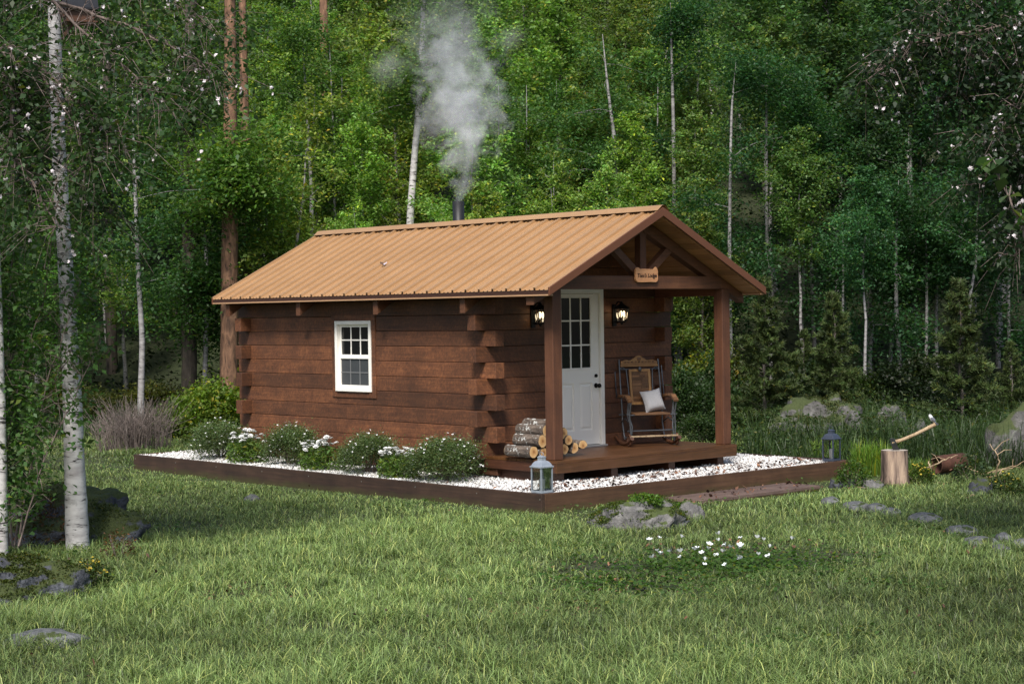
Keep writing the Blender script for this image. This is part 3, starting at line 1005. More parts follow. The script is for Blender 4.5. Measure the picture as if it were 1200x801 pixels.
def endmat():
    m, nt, b = newmat('cut_wood_end')
    L = nt.links.new
    tc = N(nt, 'ShaderNodeTexCoord')
    sx = N(nt, 'ShaderNodeSeparateXYZ'); L(tc.outputs['Object'], sx.inputs[0])
    r2 = math_(nt, 'SQRT', math_(nt, 'ADD', math_(nt, 'POWER', sx.outputs[1], 2), math_(nt, 'POWER', sx.outputs[2], 2)))
    rings = math_(nt, 'SINE', math_(nt, 'ADD', math_(nt, 'MULTIPLY', r2, 900), math_(nt, 'MULTIPLY', noise(nt, coords(nt), 30, 3), 6)))
    q = math_(nt, 'ADD', math_(nt, 'MULTIPLY', r2, 7.5), math_(nt, 'MULTIPLY', rings, .06))
    q = math_(nt, 'ADD', q, math_(nt, 'MULTIPLY', noise(nt, coords(nt), 22, 4), .35))
    cr = ramp(nt, [(.2, (.22, .09, .03)), (.4, (.5, .28, .11)), (.7, (.62, .42, .21)), (.95, (.4, .23, .1))])
    L(q, cr.inputs[0]); L(cr.outputs[0], b.inputs['Base Color']); b.inputs['Roughness'].default_value = .8
    return m


def lichenbark():
    m, nt, b = newmat('lichen_bark')
    L = nt.links.new
    n1 = noise(nt, coords(nt, (8, 30, 30)), 1, 5, .7)
    r = ramp(nt, [(.3, (.03, .022, .018)), (.5, (.1, .075, .06)), (.7, (.2, .16, .13))]); L(n1, r.inputs[0])
    n2 = noise(nt, coords(nt), 17, 5, .7)
    r2 = ramp(nt, [(.57, (0, 0, 0)), (.62, (1, 1, 1))]); L(n2, r2.inputs[0])
    c = mixc(nt, r.outputs[0], (.55, .56, .54), r2.outputs[0])
    L(c, b.inputs['Base Color']); b.inputs['Roughness'].default_value = .9
    bump(nt, b, n1, 1, .02)
    return m


M['end'] = endmat(); M['lbark'] = lichenbark()
UE = -.28
fire = [(625.3, 529.4, 6.2, 0, 'lowest leftmost birch firewood log with lichen spotted bark by the porch post'),
        (635.7, 516.8, 6.6, 0, 'firewood log of the second layer left of the porch post, round pale end showing'),
        (640.5, 504.5, 6.0, 0, 'firewood log in the third layer just left of the porch post'),
        (637.2, 529.9, 5.2, 0, 'small firewood log on the deck between the lowest log and the post'),
        (649.0, 497.5, 5.6, 0, 'topmost firewood log of the pile partly behind the porch post'),
        (650.0, 529.0, 5.6, 0, 'firewood log on the deck right behind the porch post'),
        (650.5, 516.5, 5.8, 0, 'firewood log of the middle layer hidden behind the porch post'),
        (660.3, 507.5, 6.2, 0, 'firewood log peeking out high on the right of the post'),
        (666.3, 515.4, 5.2, 0, 'round firewood log in the second layer right of the porch post'),
        (661.5, 526.0, 5.6, 0, 'firewood log on the deck just right of the porch post'),
        (672.6, 524.6, 6.0, 1, 'split firewood log with pale flat side right of the post'),
        (683.0, 522.2, 6.4, 2, 'rightmost firewood log of the pile near the white door, split underneath')]
for (px, py, rp, typ, lab) in fire:
    p = on(px, py, 0, UE + random.uniform(-.03, .03))
    r_ = rp / 86
    ln = random.uniform(.42, .5)
    root = empty('firewood_log', p, lab, 'firewood', 'firewood logs piled on the porch deck', random.uniform(-.05, .05))
    nseg = 14
    prof_ = []
    for k_ in range(nseg):
        a = 2 * math.pi * k_ / nseg
        rr = r_ * random.uniform(.93, 1.06)
        y, z = rr * math.cos(a), rr * math.sin(a)
        if typ == 1: y = max(y, -.35 * r_ + .3 * z)
        if typ == 2: z = max(z, -.55 * r_ + .5 * abs(y))
        prof_.append((y, z))
    mb = MB(); vs = []
    for x in (0, -.1, -.25, -ln + .08, -ln):
        for (y, z) in prof_:
            jj = random.uniform(.96, 1.04); vs.append((x, y * jj, z * jj))
    mb.add(vs, [(i_ * nseg + k_, (i_ + 1) * nseg + k_, (i_ + 1) * nseg + (k_ + 1) % nseg, i_ * nseg + (k_ + 1) % nseg) for i_ in range(4) for k_ in range(nseg)], True)
    part('bark', mb, M['lbark'], root, world=False)
    mb = MB()
    mb.add([(.002, y * .97, z * .97) for y, z in prof_], [tuple(range(nseg))]); part('cut_end', mb, M['end'], root, world=False); mb = MB(); mb.add([(-ln - .002, y * .97, z * .97) for y, z in prof_], [tuple(range(nseg))[::-1]])
    part('cut_end', mb, M['end'], root, world=False)

# ------------------------------------------------------------------ rocking chair
ca_, cb_ = at(742, 521.5, 0), at(787.5, 519.2, 0)
cc = (ca_ + cb_) / 2
chair = empty('rocking_chair', (-.815, 2.485, .0), 'wood and iron rocking chair with carved crest beside the white door', 'rocking chair', None, R(-25))
chair.scale = (.8, 1, 1)
cw = (cb_ - ca_).length / 2
M['iron'] = plain('worn_iron', (.11, .115, .125), .38, .75, 20, .35)
M['chairwood'] = wood('chair_wood', (.07, .032, .014), (.175, .085, .037), (.31, .165, .078), axis=1, rough=.5, var=.4)
M['darkwood'] = wood('dark_chair_wood', (.03, .014, .008), (.085, .035, .018), (.16, .07, .035), axis=0, rough=.5, var=.2)
SZ = .43
mb = MB()
for i_ in range(6): mb.box(-.22 + .082 * i_, -.22 + .082 * i_ + .076, -.25, .25, SZ - .022, SZ)
part('seat', mb, M['chairwood'], chair, .003, world=False)
tiltb = .2


def bk(z, off=0): return -.2 - (z - SZ) * tiltb + off


mb = MB()
zz = .56
while zz < .99:
    hgt = random.choice((.028, .036, .044)); y0 = -.115
    while y0 < .11:
        wd = min(random.uniform(.07, .15), .115 - y0)
        mb.beam((bk(zz + hgt / 2), y0 + .001, zz + hgt / 2), (bk(zz + hgt / 2), y0 + wd - .002, zz + hgt / 2), hgt - .003, .014 + random.uniform(0, .006), (1, 0, 0))
        y0 += wd
    zz += hgt
bp = part('back_panel', mb, M['chairwood'], chair, .001, world=False)
mb = MB()
for y in (-.135, .135): mb.beam((bk(.53), y, .53), (bk(1.0), y, 1.0), .035, .026, (1, 0, 0))
for z in (.545, .985): mb.beam((bk(z), -.117, z), (bk(z), .117, z), .035, .024, (1, 0, 0))
part('panel_frame', mb, wood('honey_wood', (.2, .1, .035), (.38, .2, .075), (.48, .28, .12), axis=2, var=.1), bp, .003, world=False)
mb = MB()
crest = []
for i_ in range(25):
    t = -1 + 2 * i_ / 24
    h_ = .045 + .075 * math.exp(-(t / .35) ** 2) + .02 * math.exp(-((abs(t) - .72) / .16) ** 2)
    crest.append((t * .26, h_))
n = len(crest)
vs = []
for off in (-.018, .018):
    vs += [(bk(1.07, off), y, 1.06) for y, h_ in crest] + [(bk(1.07 + h_, off), y, 1.06 + h_) for y, h_ in crest]
fs = []
for k_ in range(n - 1):
    fs += [(k_, k_ + 1, n + k_ + 1, n + k_), (2 * n + k_, 3 * n + k_, 3 * n + k_ + 1, 2 * n + k_ + 1), (n + k_, n + k_ + 1, 3 * n + k_ + 1, 3 * n + k_), (k_, 2 * n + k_, 2 * n + k_ + 1, k_ + 1)]
fs += [(0, n, 3 * n, 2 * n), (n - 1, 3 * n - 1, 4 * n - 1, 2 * n - 1)]
mb.add(vs, fs)
mb.box(bk(1.06) - .02, bk(1.06) + .025, -.27, .27, 1.035, 1.06)
cr_ = part('crest_rail', mb, wood('carved_wood', (.16, .075, .028), (.34, .18, .07), (.46, .27, .11), axis=1, var=.1), chair, .003, world=False)
mb = MB()
for k_ in range(-4, 5):
    y = k_ * .05; mb.ball((bk(1.1, .02), y, 1.095), (.008, .016, .014), 8, 5)
mb.ball((bk(1.12, .02), 0, 1.135), (.01, .03, .022), 10, 6)
part('carving', mb, M['chairwood'], cr_, world=False)
mb = MB()
for y in (-.285, .285):
    mb.tube([(bk(1.13), y * .98, 1.13), (bk(.8), y, .8), (bk(SZ), y, SZ), (bk(SZ) + .0, y, .3), (-.1, y, .08)], .011, 8)
    mb.tube([(bk(1.05, -.04), y * 1.18, 1.04), (bk(.7, -.02), y * 1.2, .62), (.05, y * 1.2, .64)], .009, 8)
    mb.tube([(bk(1.0), y * .66, 1.0), (bk(.8), y * .62, .8), (bk(SZ), y * .58, SZ)], .008, 8)
    for k_, (x0, x1) in enumerate(((.22, .25), (.17, .22), (.27, .27))):
        mb.tube([(x0, y * 1.12 + .012 * k_, .62), (x0 - .03, y * 1.12, .42), (x1, y * (1.0 + .06 * k_), .26), (x1, y * 1.08, .06)], .0105, 8)
    mb.tube([(-.2, y * 1.06, .3), (0, y * 1.08, .36), (.24, y * 1.1, .3)], .009, 8)
    mb.tube([(bk(1.02), y, 1.0), (bk(1.04), y * .85, 1.03), (bk(1.02), y * .7, 1.0)], .008, 8)
mb.tube([(bk(1.0), -.29, 1.0), (bk(1.0), .29, 1.0)], .008, 8)
mb.tube([(bk(SZ, .0), -.33, SZ - .03), (bk(SZ), .33, SZ - .03)], .01, 8)
mb.tube([(.24, -.35, SZ - .02), (.24, .35, SZ - .02)], .01, 8)
mb.tube([(.2, -.34, .2), (.2, .34, .2)], .011, 8)
mb.tube([(-.1, -.3, .1), (-.1, .3, .1)], .01, 8)
mb.ball((bk(1.0, .03), 0, 1.0), (.02, .026, .036), 10, 8)
part('iron_frame', mb, M['iron'], chair, world=False)
for y in (-.325, .325):
    mb = MB()
    P = []
    for i_ in range(9):
        t = i_ / 8; P.append((-.2 + .5 * t, y, .64 + .02 * math.sin(t * 3.1) - (.05 * max(0, t - .75) / .25)))
    for i_ in range(8):
        mb.beam(P[i_], (P[i_ + 1][0] + .002, P[i_ + 1][1], P[i_ + 1][2]), .065, .035)
    part('armrest', mb, M['chairwood'], chair, .004, world=False)
    mb = MB()
    P = []
    for i_ in range(17):
        t = -1 + 2 * i_ / 16; P.append((.02 + .38 * t, y * 1.03, .028 + .085 * t * t))
    mb.tube(P, .026, 8); rk = part('rocker', mb, M['darkwood'], chair, world=False)
    mb = MB()
    ring = [(.28, y * 1.03 + .0, .085)]
    for a in range(17):
        pass
    mb.tube([(.27 + .07 * math.cos(a * math.pi / 8), y * 1.03, .085 + .07 * math.sin(a * math.pi / 8)) for a in range(17)], .014, 8, False)
    for a in range(4):
        b_ = a * math.pi / 4; mb.tube([(.27 - .07 * math.cos(b_), y * 1.03, .085 - .07 * math.sin(b_)), (.27 + .07 * math.cos(b_), y * 1.03, .085 + .07 * math.sin(b_))], .006, 6)
    part('wheel', mb, M['darkwood'], rk, world=False)
mb = MB(); mb.box(.3, .36, -.33, .33, .125, .145); part('footrest', mb, M['stick'], chair, .004, world=False)

# cushion
cus = MB()
cn_ = 13
hs = .15
vs = []
for s_ in (1, -1):
    for i_ in range(cn_):
        for k_ in range(cn_):
            a, b_ = -1 + 2 * i_ / (cn_ - 1), -1 + 2 * k_ / (cn_ - 1)
            pin = 1 - .09 * (1 - a * a) * abs(b_) ** 3; pin2 = 1 - .09 * (1 - b_ * b_) * abs(a) ** 3
            th = .07 * ((1 - a ** 4) * (1 - b_ ** 4)) ** .6 + .004 * math.sin(5 * a + 3 * b_)
            vs.append((s_ * th, a * hs * pin2, b_ * hs * pin))
fs = []
for s_ in (0, 1):
    o_ = s_ * cn_ * cn_
    for i_ in range(cn_ - 1):
        for k_ in range(cn_ - 1):
            q_ = (o_ + i_ * cn_ + k_, o_ + (i_ + 1) * cn_ + k_, o_ + (i_ + 1) * cn_ + k_ + 1, o_ + i_ * cn_ + k_ + 1)
            fs.append(q_ if s_ == 0 else q_[::-1])
cus.add(vs, fs, True)
m, nt, b = newmat('linen')
nn = noise(nt, coords(nt, (90, 90, 90)), 1, 3); nt.links.new(mixc(nt, (.27, .27, .29), (.46, .46, .48), nn), b.inputs['Base Color']); b.inputs['Roughness'].default_value = .9
bump(nt, b, nn, .3, .004)
co = part('cushion', cus, m)
cl = chair.location
co.location = (cl.x - .005, cl.y + .125, SZ + .155); co.rotation_euler = (R(9), R(-20), R(-22))
tag(co, 'grey linen square cushion leaning on the rocking chair seat', 'cushion')

# ------------------------------------------------------------------ leaf generators


def leaves_np(C, size, rg, nz=.6, droop=0.0, wid=.55, fold=.12):
    """one folded four-cornered leaf per centre"""
    n = len(C)
    nrm = rg.normal(0, 1, (n, 3)); nrm[:, 2] = np.abs(nrm[:, 2]) + nz * 1.5
    nrm /= np.linalg.norm(nrm, axis=1)[:, None]
    t = rg.normal(0, 1, (n, 3)); t[:, 2] -= droop
    t -= nrm * (t * nrm).sum(1)[:, None]; t /= np.linalg.norm(t, axis=1)[:, None] + 1e-9
    s = np.cross(nrm, t)
    L = size * rg.uniform(.65, 1.3, n); Wd = L * wid * rg.uniform(.8, 1.15, n)
    L = L[:, None]; Wd = Wd[:, None]
    a = C - t * L * .5; c = C + t * L * .5
    mid = C - t * L * .06 + nrm * L * fold
    return np.stack([a, mid + s * Wd * .5, c, mid - s * Wd * .5], 1)


def leafcols(n, base, rg, var=.3, yel=.08):
    c = np.array(base)[None] * rg.uniform(1 - var, 1 + var, (n, 1))
    c = c * (1 + rg.normal(0, .08, (n, 3)))
    y = rg.random(n) < yel
    c[y] = c[y] * np.array([2.0, 1.35, .8])
    return np.clip(c, .002, 1)


def leafmesh(name, V4, cols):
    n = len(V4)
    return npmesh(name, V4.reshape(-1, 3), np.arange(4 * n), np.arange(n) * 4, np.repeat(cols, 4, 0))


def tree_proto(seed, h, r0, crown_r, t0, nl, leaf_n, leaf_s, col, sides=7, up_ang=.7, wander=.03, stems=1, sig=.22, yel=.06, droop=.6, pw=1.0):
    """tapered trunk with limbs + a crown of leaf clumps hung along limbs and twigs; local coords, foot at 0"""
    rd = random.Random(seed); rg = np.random.default_rng(seed)
    mb = MB(); cent = []
    for st in range(stems):
        base = Vector((rd.uniform(-.25, .25) * (st > 0), rd.uniform(-.25, .25) * (st > 0), -.15))
        lean = Vector((rd.uniform(-1, 1), rd.uniform(-1, 1), 0)) * (.05 if stems == 1 else .1)
        hh = h * (1 if st == 0 else rd.uniform(.75, .95))
        P = [base]; off = Vector((0, 0, 0))
        K = 10
        for k_ in range(1, K + 1):
            off += Vector((rd.gauss(0, wander), rd.gauss(0, wander), 0)) * hh / K * 2
            P.append(base + lean * (hh * k_ / K) + off + Vector((0, 0, hh * k_ / K + .15)))
        rad = [r0 * (1.25 if k_ == 0 else 1) * (1 - k_ / K) ** .85 + .006 for k_ in range(K + 1)]
        mb.tube(P, rad, sides, False, .05)

        def tp(t):
            x = t * K; i_ = min(int(x), K - 1); return P[i_].lerp(P[i_ + 1], x - i_)
        az = rd.uniform(0, 6)
        for l_ in range(nl // stems):
            t = t0 + (1 - t0) * ((l_ + rd.random()) / (nl // stems)) ** .9
            t = min(t, .985)
            az += 2.4 + rd.uniform(-.5, .5)
            q = (t - t0) / (1 - t0)
            prof_ = (math.sin(math.pi * min(1, (q * .82 + .14))) ** .8) * (1 - q * .35)
            L = crown_r * prof_ ** pw * rd.uniform(.55, 1.2) + .12
            el = up_ang * rd.uniform(.6, 1.3) + q * .3
            p0 = tp(t); d = Vector((math.cos(az) * math.cos(el), math.sin(az) * math.cos(el), math.sin(el)))
            pts_ = [p0]; pp = p0.copy(); dd = d.copy()
            for k_ in range(4):
                pp = pp + dd * (L / 4); pts_.append(pp.copy())
                dd = (dd + Vector((rd.gauss(0, .16), rd.gauss(0, .16), -.13 * droop + rd.gauss(0, .08)))).normalized()
            rr = max(.008, r0 * .34 * (1 - t) ** .6)
            mb.tube(pts_, [rr, rr * .75, rr * .55, rr * .35, .004], 4, False)
            for k_ in range(1, 5):
                wgt = (k_ + 1) * L
                cent.append((pts_[k_], wgt, L))
                for _ in range(2):
                    dv = Vector((rd.gauss(0, 1), rd.gauss(0, 1), rd.gauss(-.1 * droop, .55))) * (.2 * L)
                    e_ = pts_[k_] + dv; cent.append((e_, wgt * .8, L))
                    if rd.random() < .3: mb.tube([pts_[k_], e_], [rr * .3, .003], 3, False)
    Wt = np.array([c[1] for c in cent]); Wt /= Wt.sum()
    idx = rg.choice(len(cent), leaf_n, p=Wt)
    C = np.array([tuple(c[0]) for c in cent])[idx]
    sgm = sig * np.clip(np.array([c[2] for c in cent])[idx] / crown_r, .35, 1.2)
    g_ = rg.normal(0, 1, (leaf_n, 3)) * sgm[:, None]
    g_[:, 2] *= .62
    g_[:, 2] -= np.abs(rg.normal(0, .12, leaf_n)) * droop
    C = C + g_
    clump = rg.uniform(.6, 1.35, len(cent))[idx]
    cols = leafcols(leaf_n, col, rg, .22, yel) * clump[:, None]
    return mb.mesh('trunk'), leafmesh('crown', leaves_np(C, leaf_s, rg, .5, .9 * droop), cols)


def conifer_proto(seed, h, r0, R0, n_whorl, t0, col, needles=14000, nl=.07):
    rd = random.Random(seed); rg = np.random.default_rng(seed)
    mb = MB()
    K = 8
    P = [Vector((rd.gauss(0, .01) * h, rd.gauss(0, .01) * h, h * k_ / K - (.1 if k_ == 0 else 0))) for k_ in range(K + 1)]
    mb.tube(P, [r0 * (1 - k_ / K) ** .9 + .005 for k_ in range(K + 1)], 7, False, .05)
    segs = []
    for w_ in range(n_whorl):
        t = t0 + (1 - t0) * (w_ / n_whorl) ** .95
        L = R0 * (1 - (t - t0) / (1 - t0)) ** .8 + .07
        for b_ in range(rd.randint(5, 7)):
            az = rd.uniform(0, 6.28); el = rd.uniform(-.15, .35) + .5 * t
            LL = L * rd.uniform(.5, 1.12)
            p0 = Vector((0, 0, t * h + rd.uniform(-.06, .06))); i_ = min(int(t * K), K - 1)
            p0.x, p0.y = P[i_].x, P[i_].y
            d = Vector((math.cos(az) * math.cos(el), math.sin(az) * math.cos(el), math.sin(el)))
            p1 = p0 + d * LL * .6; p2 = p1 + (d + Vector((0, 0, .22))).normalized() * LL * .4
            mb.tube([p0, p1, p2], [max(.005, r0 * .2 * (1 - t)), .005, .002], 3, False)
            segs += [(p0.lerp(p1, .35), p1, LL * .6), (p1, p2, LL * .5)]
            for _ in range(5):
                q_ = p0.lerp(p2, rd.uniform(.3, .95)); side = Vector((-d.y, d.x, rd.uniform(-.15, .3))) * rd.choice((-1, 1))
                e_ = q_ + (d * .7 + side).normalized() * LL * rd.uniform(.15, .35)
                segs.append((q_, e_, LL * .4))
    Wt = np.array([s_[2] for s_ in segs]); Wt /= Wt.sum()
    idx = rg.choice(len(segs), needles, p=Wt)
    A = np.array([tuple(s_[0]) for s_ in segs])[idx]; B = np.array([tuple(s_[1]) for s_ in segs])[idx]
    t = rg.random((needles, 1)); C = A + (B - A) * t
    ax = (B - A); ax /= np.linalg.norm(ax, axis=1)[:, None] + 1e-9
    rv = rg.normal(0, 1, (needles, 3)); rv -= ax * (rv * ax).sum(1)[:, None]; rv /= np.linalg.norm(rv, axis=1)[:, None] + 1e-9
    dr = ax * .75 + rv * .75; dr /= np.linalg.norm(dr, axis=1)[:, None]
    sd_ = np.cross(dr, rg.normal(0, 1, (needles, 3))); sd_ /= np.linalg.norm(sd_, axis=1)[:, None] + 1e-9
    L = nl * rg.uniform(.7, 1.3, (needles, 1)); w_ = L * .13
    V4 = np.stack([C - sd_ * w_ * .6, C + sd_ * w_ * .6, C + dr * L + sd_ * w_ * .3, C + dr * L - sd_ * w_ * .3], 1)
    tw = rg.uniform(.6, 1.4, len(segs))[idx]
    cols = leafcols(needles, col, rg, .25, .04) * tw[:, None]
    return mb.mesh('trunk'), leafmesh('crown', V4, cols)


def bush_proto(seed, w, h, n, leaf_s, col, stems=9, yel=.03, lumps=26, wid=.6, shell=.75):
    rd = random.Random(seed); rg = np.random.default_rng(seed)
    mb = MB(); cen = []
    for _ in range(lumps):
        a = rd.uniform(0, 6.28); e = math.asin(rd.uniform(.0, 1)); rr = rd.uniform(shell - .25, shell)
        cen.append((w / 2 * rr * math.cos(a) * math.cos(e), w / 2 * rr * math.sin(a) * math.cos(e), h * (.14 + .74 * rr * math.sin(e) + .04)))
    for k_ in range(stems):
        c = cen[k_ % len(cen)]
        mb.tube([(rd.uniform(-.05, .05) * w, rd.uniform(-.05, .05) * w, -.05), (c[0] * .4, c[1] * .4, c[2] * .6), c], [.014 * w ** .5, .009 * w ** .5, .003], 4, False)
    cen = np.array(cen)
    idx = rg.integers(0, len(cen), n)
    C = cen[idx] + rg.normal(0, 1, (n, 3)) * np.array([w * .1, w * .1, h * .1])
    C[:, 2] = np.abs(C[:, 2] - .01) + .01
    cl_ = rg.uniform(.75, 1.25, len(cen))[idx]
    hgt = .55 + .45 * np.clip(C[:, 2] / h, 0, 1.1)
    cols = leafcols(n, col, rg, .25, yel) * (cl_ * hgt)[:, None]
    return mb.mesh('stems'), leafmesh('foliage', leaves_np(C, leaf_s, rg, .4, 0, wid), cols), cen


# ------------------------------------------------------------------ forest
GREEN = (.07, .15, .05)
COOL = (.045, .092, .036)
birches = [tree_proto(100 + k_, 7.4, .068, 1.08, .26, 40, 11500, .095, GREEN, wander=.026, droop=.9, sig=.15) for k_ in range(7)]
birches_hi = [tree_proto(150 + k_, 8.0, .055, 1.35, .5, 32, 11000, .105, GREEN, wander=.03, droop=.7, sig=.17) for k_ in range(4)]
alders = [tree_proto(200 + k_, 6.0, .07, 1.5, .12, 44, 15000, .1, GREEN, up_ang=.7, sig=.18, droop=.5) for k_ in range(4)]
clumps = [tree_proto(300 + k_, 6.6, .045, 1.4, .3, 42, 12500, .095, GREEN, stems=3, sig=.16, wander=.03) for k_ in range(3)]
sapl = [tree_proto(400 + k_, 4.2, .03, 1.0, .12, 36, 10000, .085, GREEN, sig=.18) for k_ in range(3)]
spruces = [conifer_proto(500 + k_, 3.6, .045, 1.0, 22, .1, (.046, .074, .024), 30000, .095) for k_ in range(3)]


def place(kind, name, px, d, h, hc, tint, label, group, cat='tree', bark_=None, rz=None, dz=0, mats=None, wf=1.0):
    s_ = (px - 600) / FPX * d
    x, y = sd(s_, d)
    lib, h0, bm, lm = kind
    tm, cm = random.choice(lib) if hc is None else lib[hc % len(lib)]
    k_ = h / h0
    root = empty(name, (x, y, gzf(x, y) + dz), label, cat, group, random.uniform(0, 6.28) if rz is None else rz)
    root.scale = (k_ * wf, k_ * wf, k_)
    t_ = link('trunk', tm, bark_ or bm, root, world=False)
    c_ = link('crown', cm, lm, root, world=False)
    c_.color = (*tint, 1)
    if bark_:
        t_.material_slots[0].link = 'OBJECT'; t_.material_slots[0].material = bark_
    return root


KB = (birches, 7.4, M['birch_far'], M['leaf']); KH = (birches_hi, 8.0, M['birch_far'], M['leaf']); KA = (alders, 6.0, M['greybark'], M['leaf']); KC = (clumps, 6.6, M['birch_far'], M['leaf']); KS = (sapl, 4.2, M['greybark'], M['leaf']); KP = (spruces, 3.6, M['greybark'], M['needle'])


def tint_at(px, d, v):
    """leaf tint with light painted in: sunlit yellow-green centre, shaded cool green sides"""
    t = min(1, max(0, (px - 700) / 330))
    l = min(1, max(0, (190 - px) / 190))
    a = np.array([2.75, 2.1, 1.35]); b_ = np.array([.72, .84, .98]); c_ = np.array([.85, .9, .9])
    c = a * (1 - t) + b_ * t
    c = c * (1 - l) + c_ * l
    hz = min(1, max(0, (d - 40) / 35)); c = c * (1 - .45 * hz) + np.array([1.45, 1.35, 2.2]) * .62 * .45 * hz * (1 - .3 * t)  # distance haze painted into the tint: farther crowns turn paler and greyer
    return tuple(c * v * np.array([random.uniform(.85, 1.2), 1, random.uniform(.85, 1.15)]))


def region(px):
    if px < 230: return 'on the left behind the bare brown shrub'
    if px < 430: return 'behind the left half of the cabin roof'
    if px < 640: return 'behind the chimney smoke'
    if px < 860: return 'behind the porch end of the roof'
    if px < 1040: return 'right of the porch behind the young conifers'
    return 'at the far right edge of the wood'


rows = [(36.5, 15, (4.2, 6.2)), (39, 16, (5.2, 7.5)), (42, 17, (5.5, 8.2)), (45.5, 18, (6, 8.8)), (49.5, 19, (6, 9)), (54, 21, (6.5, 9.5)), (59, 22, (7, 10)), (65, 24, (7.5, 11)), (72, 26, (8, 12))]
nt_ = 0
for ri, (d0, cnt, (h0, h1)) in enumerate(rows):
    for i_ in range(cnt):
        px = -190 + 1580 * (i_ + random.uniform(.15, .85)) / cnt
        d = d0 + random.uniform(-1.3, 1.3)
        if ri == 0 and 130 < px < 200: continue
        if d < 43 and (206 < px < 232 or 244 < px < 308 or 466 < px < 500): continue
        v = random.uniform(.68, 1.32)
        kk = random.random()
        band = 'front row' if ri < 2 else ('middle rows' if ri < 5 else 'high back rows')
        h = random.uniform(h0, h1)
        if px > 760 and ri < 3 and kk > .35: kk = random.choice((.2, .7))
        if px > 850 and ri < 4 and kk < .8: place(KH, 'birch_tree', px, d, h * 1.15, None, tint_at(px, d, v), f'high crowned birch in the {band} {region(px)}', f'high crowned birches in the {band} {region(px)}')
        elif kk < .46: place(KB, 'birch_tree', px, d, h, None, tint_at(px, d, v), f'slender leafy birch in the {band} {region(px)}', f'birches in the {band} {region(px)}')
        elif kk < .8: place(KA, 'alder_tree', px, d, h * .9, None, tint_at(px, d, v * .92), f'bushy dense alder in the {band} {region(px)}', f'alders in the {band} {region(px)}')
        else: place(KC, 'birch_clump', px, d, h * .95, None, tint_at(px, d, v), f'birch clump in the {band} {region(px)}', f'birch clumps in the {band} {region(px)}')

# trees one can tell apart
def px_trunk(name, pts_px, d, rads_px, mat, label, cat='tree', crown=None, tint=(1, 1, 1), cn=9000, cs=.09, csig=.35, ccol=GREEN, base_drop=True, seed=1, limbs=0, sides=10, leafw=.55, group=None, climb=(0.25, 1.0), limb_len=1.0):
    """a tree whose trunk follows a surveyed line at depth d"""
    P = [dp(x, y, d) for x, y in pts_px]
    rr = [r_ / FPX * d for r_ in rads_px]
    b0 = P[0]
    g = gzf(b0.x, b0.y)
    if base_drop and b0.z > g - .1:
        P.insert(0, Vector((b0.x, b0.y, g - .12))); rr.insert(0, rr[0] * 1.15)
    root = empty(name, (P[0].x, P[0].y, g), label, cat, group)
    mb = MB(); rd = random.Random(seed)
    # smooth resample
    Q = []; QR = []
    for i_ in range(len(P) - 1):
        for k_ in range(6):
            t = k_ / 6; Q.append(P[i_].lerp(P[i_ + 1], t)); QR.append((rr[i_] * (1 - t) + rr[i_ + 1] * t))
    Q.append(P[-1]); QR.append(rr[-1])
    for k_ in range(2):
        Q = [Q[0]] + [(Q[i_ - 1] + Q[i_] * 2 + Q[i_ + 1]) / 4 for i_ in range(1, len(Q) - 1)] + [Q[-1]]
    mb.tube(Q, QR, sides, True, .05)
    cents = []
    for l_ in range(limbs):
        t = climb[0] + (climb[1] - climb[0]) * rd.random()
        p0 = Q[int(t * (len(Q) - 1))]
        az = rd.uniform(0, 6.28); el = rd.uniform(-.1, .7); L = limb_len * rd.uniform(.5, 1.3)
        dd = Vector((math.cos(az) * math.cos(el), math.sin(az) * math.cos(el), math.sin(el)))
        pts_ = [p0]; pp = p0
        for k_ in range(4):
            pp = pp + dd * L / 4; pts_.append(pp); dd = (dd + Vector((rd.gauss(0, .2), rd.gauss(0, .2), rd.gauss(-.15, .1)))).normalized()
            cents.append(pp)
        r1 = QR[int(t * (len(Q) - 1))] * .3
        mb.tube(pts_, [r1, r1 * .7, r1 * .5, r1 * .3, .004], 5, False)
    part('trunk', mb, mat, root)
    if cents and cn:
        rg = np.random.default_rng(seed)
        C = np.array([tuple(c) for c in cents])[rg.integers(0, len(cents), cn)] + rg.normal(0, csig, (cn, 3)) * np.array([1, 1, .8])
        o = link('crown', leafmesh('crown', leaves_np(C, cs, rg, .5, .7, leafw), leafcols(cn, ccol, rg, .3, .06)), M['leaf'], root)
        o.color = (*tint, 1)
    return root


gry = M['greybark']
px_trunk('pine_tree', [(268, 440), (269, 330), (270, 200), (270, 60), (268, -120)], 36.2, [10.5, 10, 8.5, 7, 5], M['pinebark'], 'tall thick pine with flaking orange grey bark left of the cabin roof', limbs=16, cn=12000, cs=.10, csig=.3, tint=(1.5, 1.35, .8), climb=(.5, .66), seed=3, limb_len=1.1)
px_trunk('pine_tree', [(222, 445), (221, 330), (222, 200), (224, -60)], 37, [9, 8.5, 8, 6], M['darkbark'], 'dark straight conifer trunk behind the green shrub left of the cabin', limbs=14, cn=14000, cs=.10, csig=.32, tint=(.8, .85, .7), climb=(.4, .9), seed=4)
px_trunk('pine_tree', [(291, 430), (290, 250), (286, 110), (283, -60)], 39, [6, 5.5, 5, 4], M['pinebark'], 'slim sunlit orange pine trunk just right of the thick pine', limbs=8, cn=6000, cs=.10, csig=.3, tint=(1.5, 1.35, .8), climb=(.3, .55), seed=5)
px_trunk('pine_tree', [(384, 300), (382, 150), (378, -60)], 49, [6, 5.5, 4.5], M['pinebark'], 'orange barked pine rising above the left end of the ridge', limbs=12, cn=12000, cs=.10, csig=.35, tint=(1.3, 1.2, .7), climb=(.2, .6), seed=6)
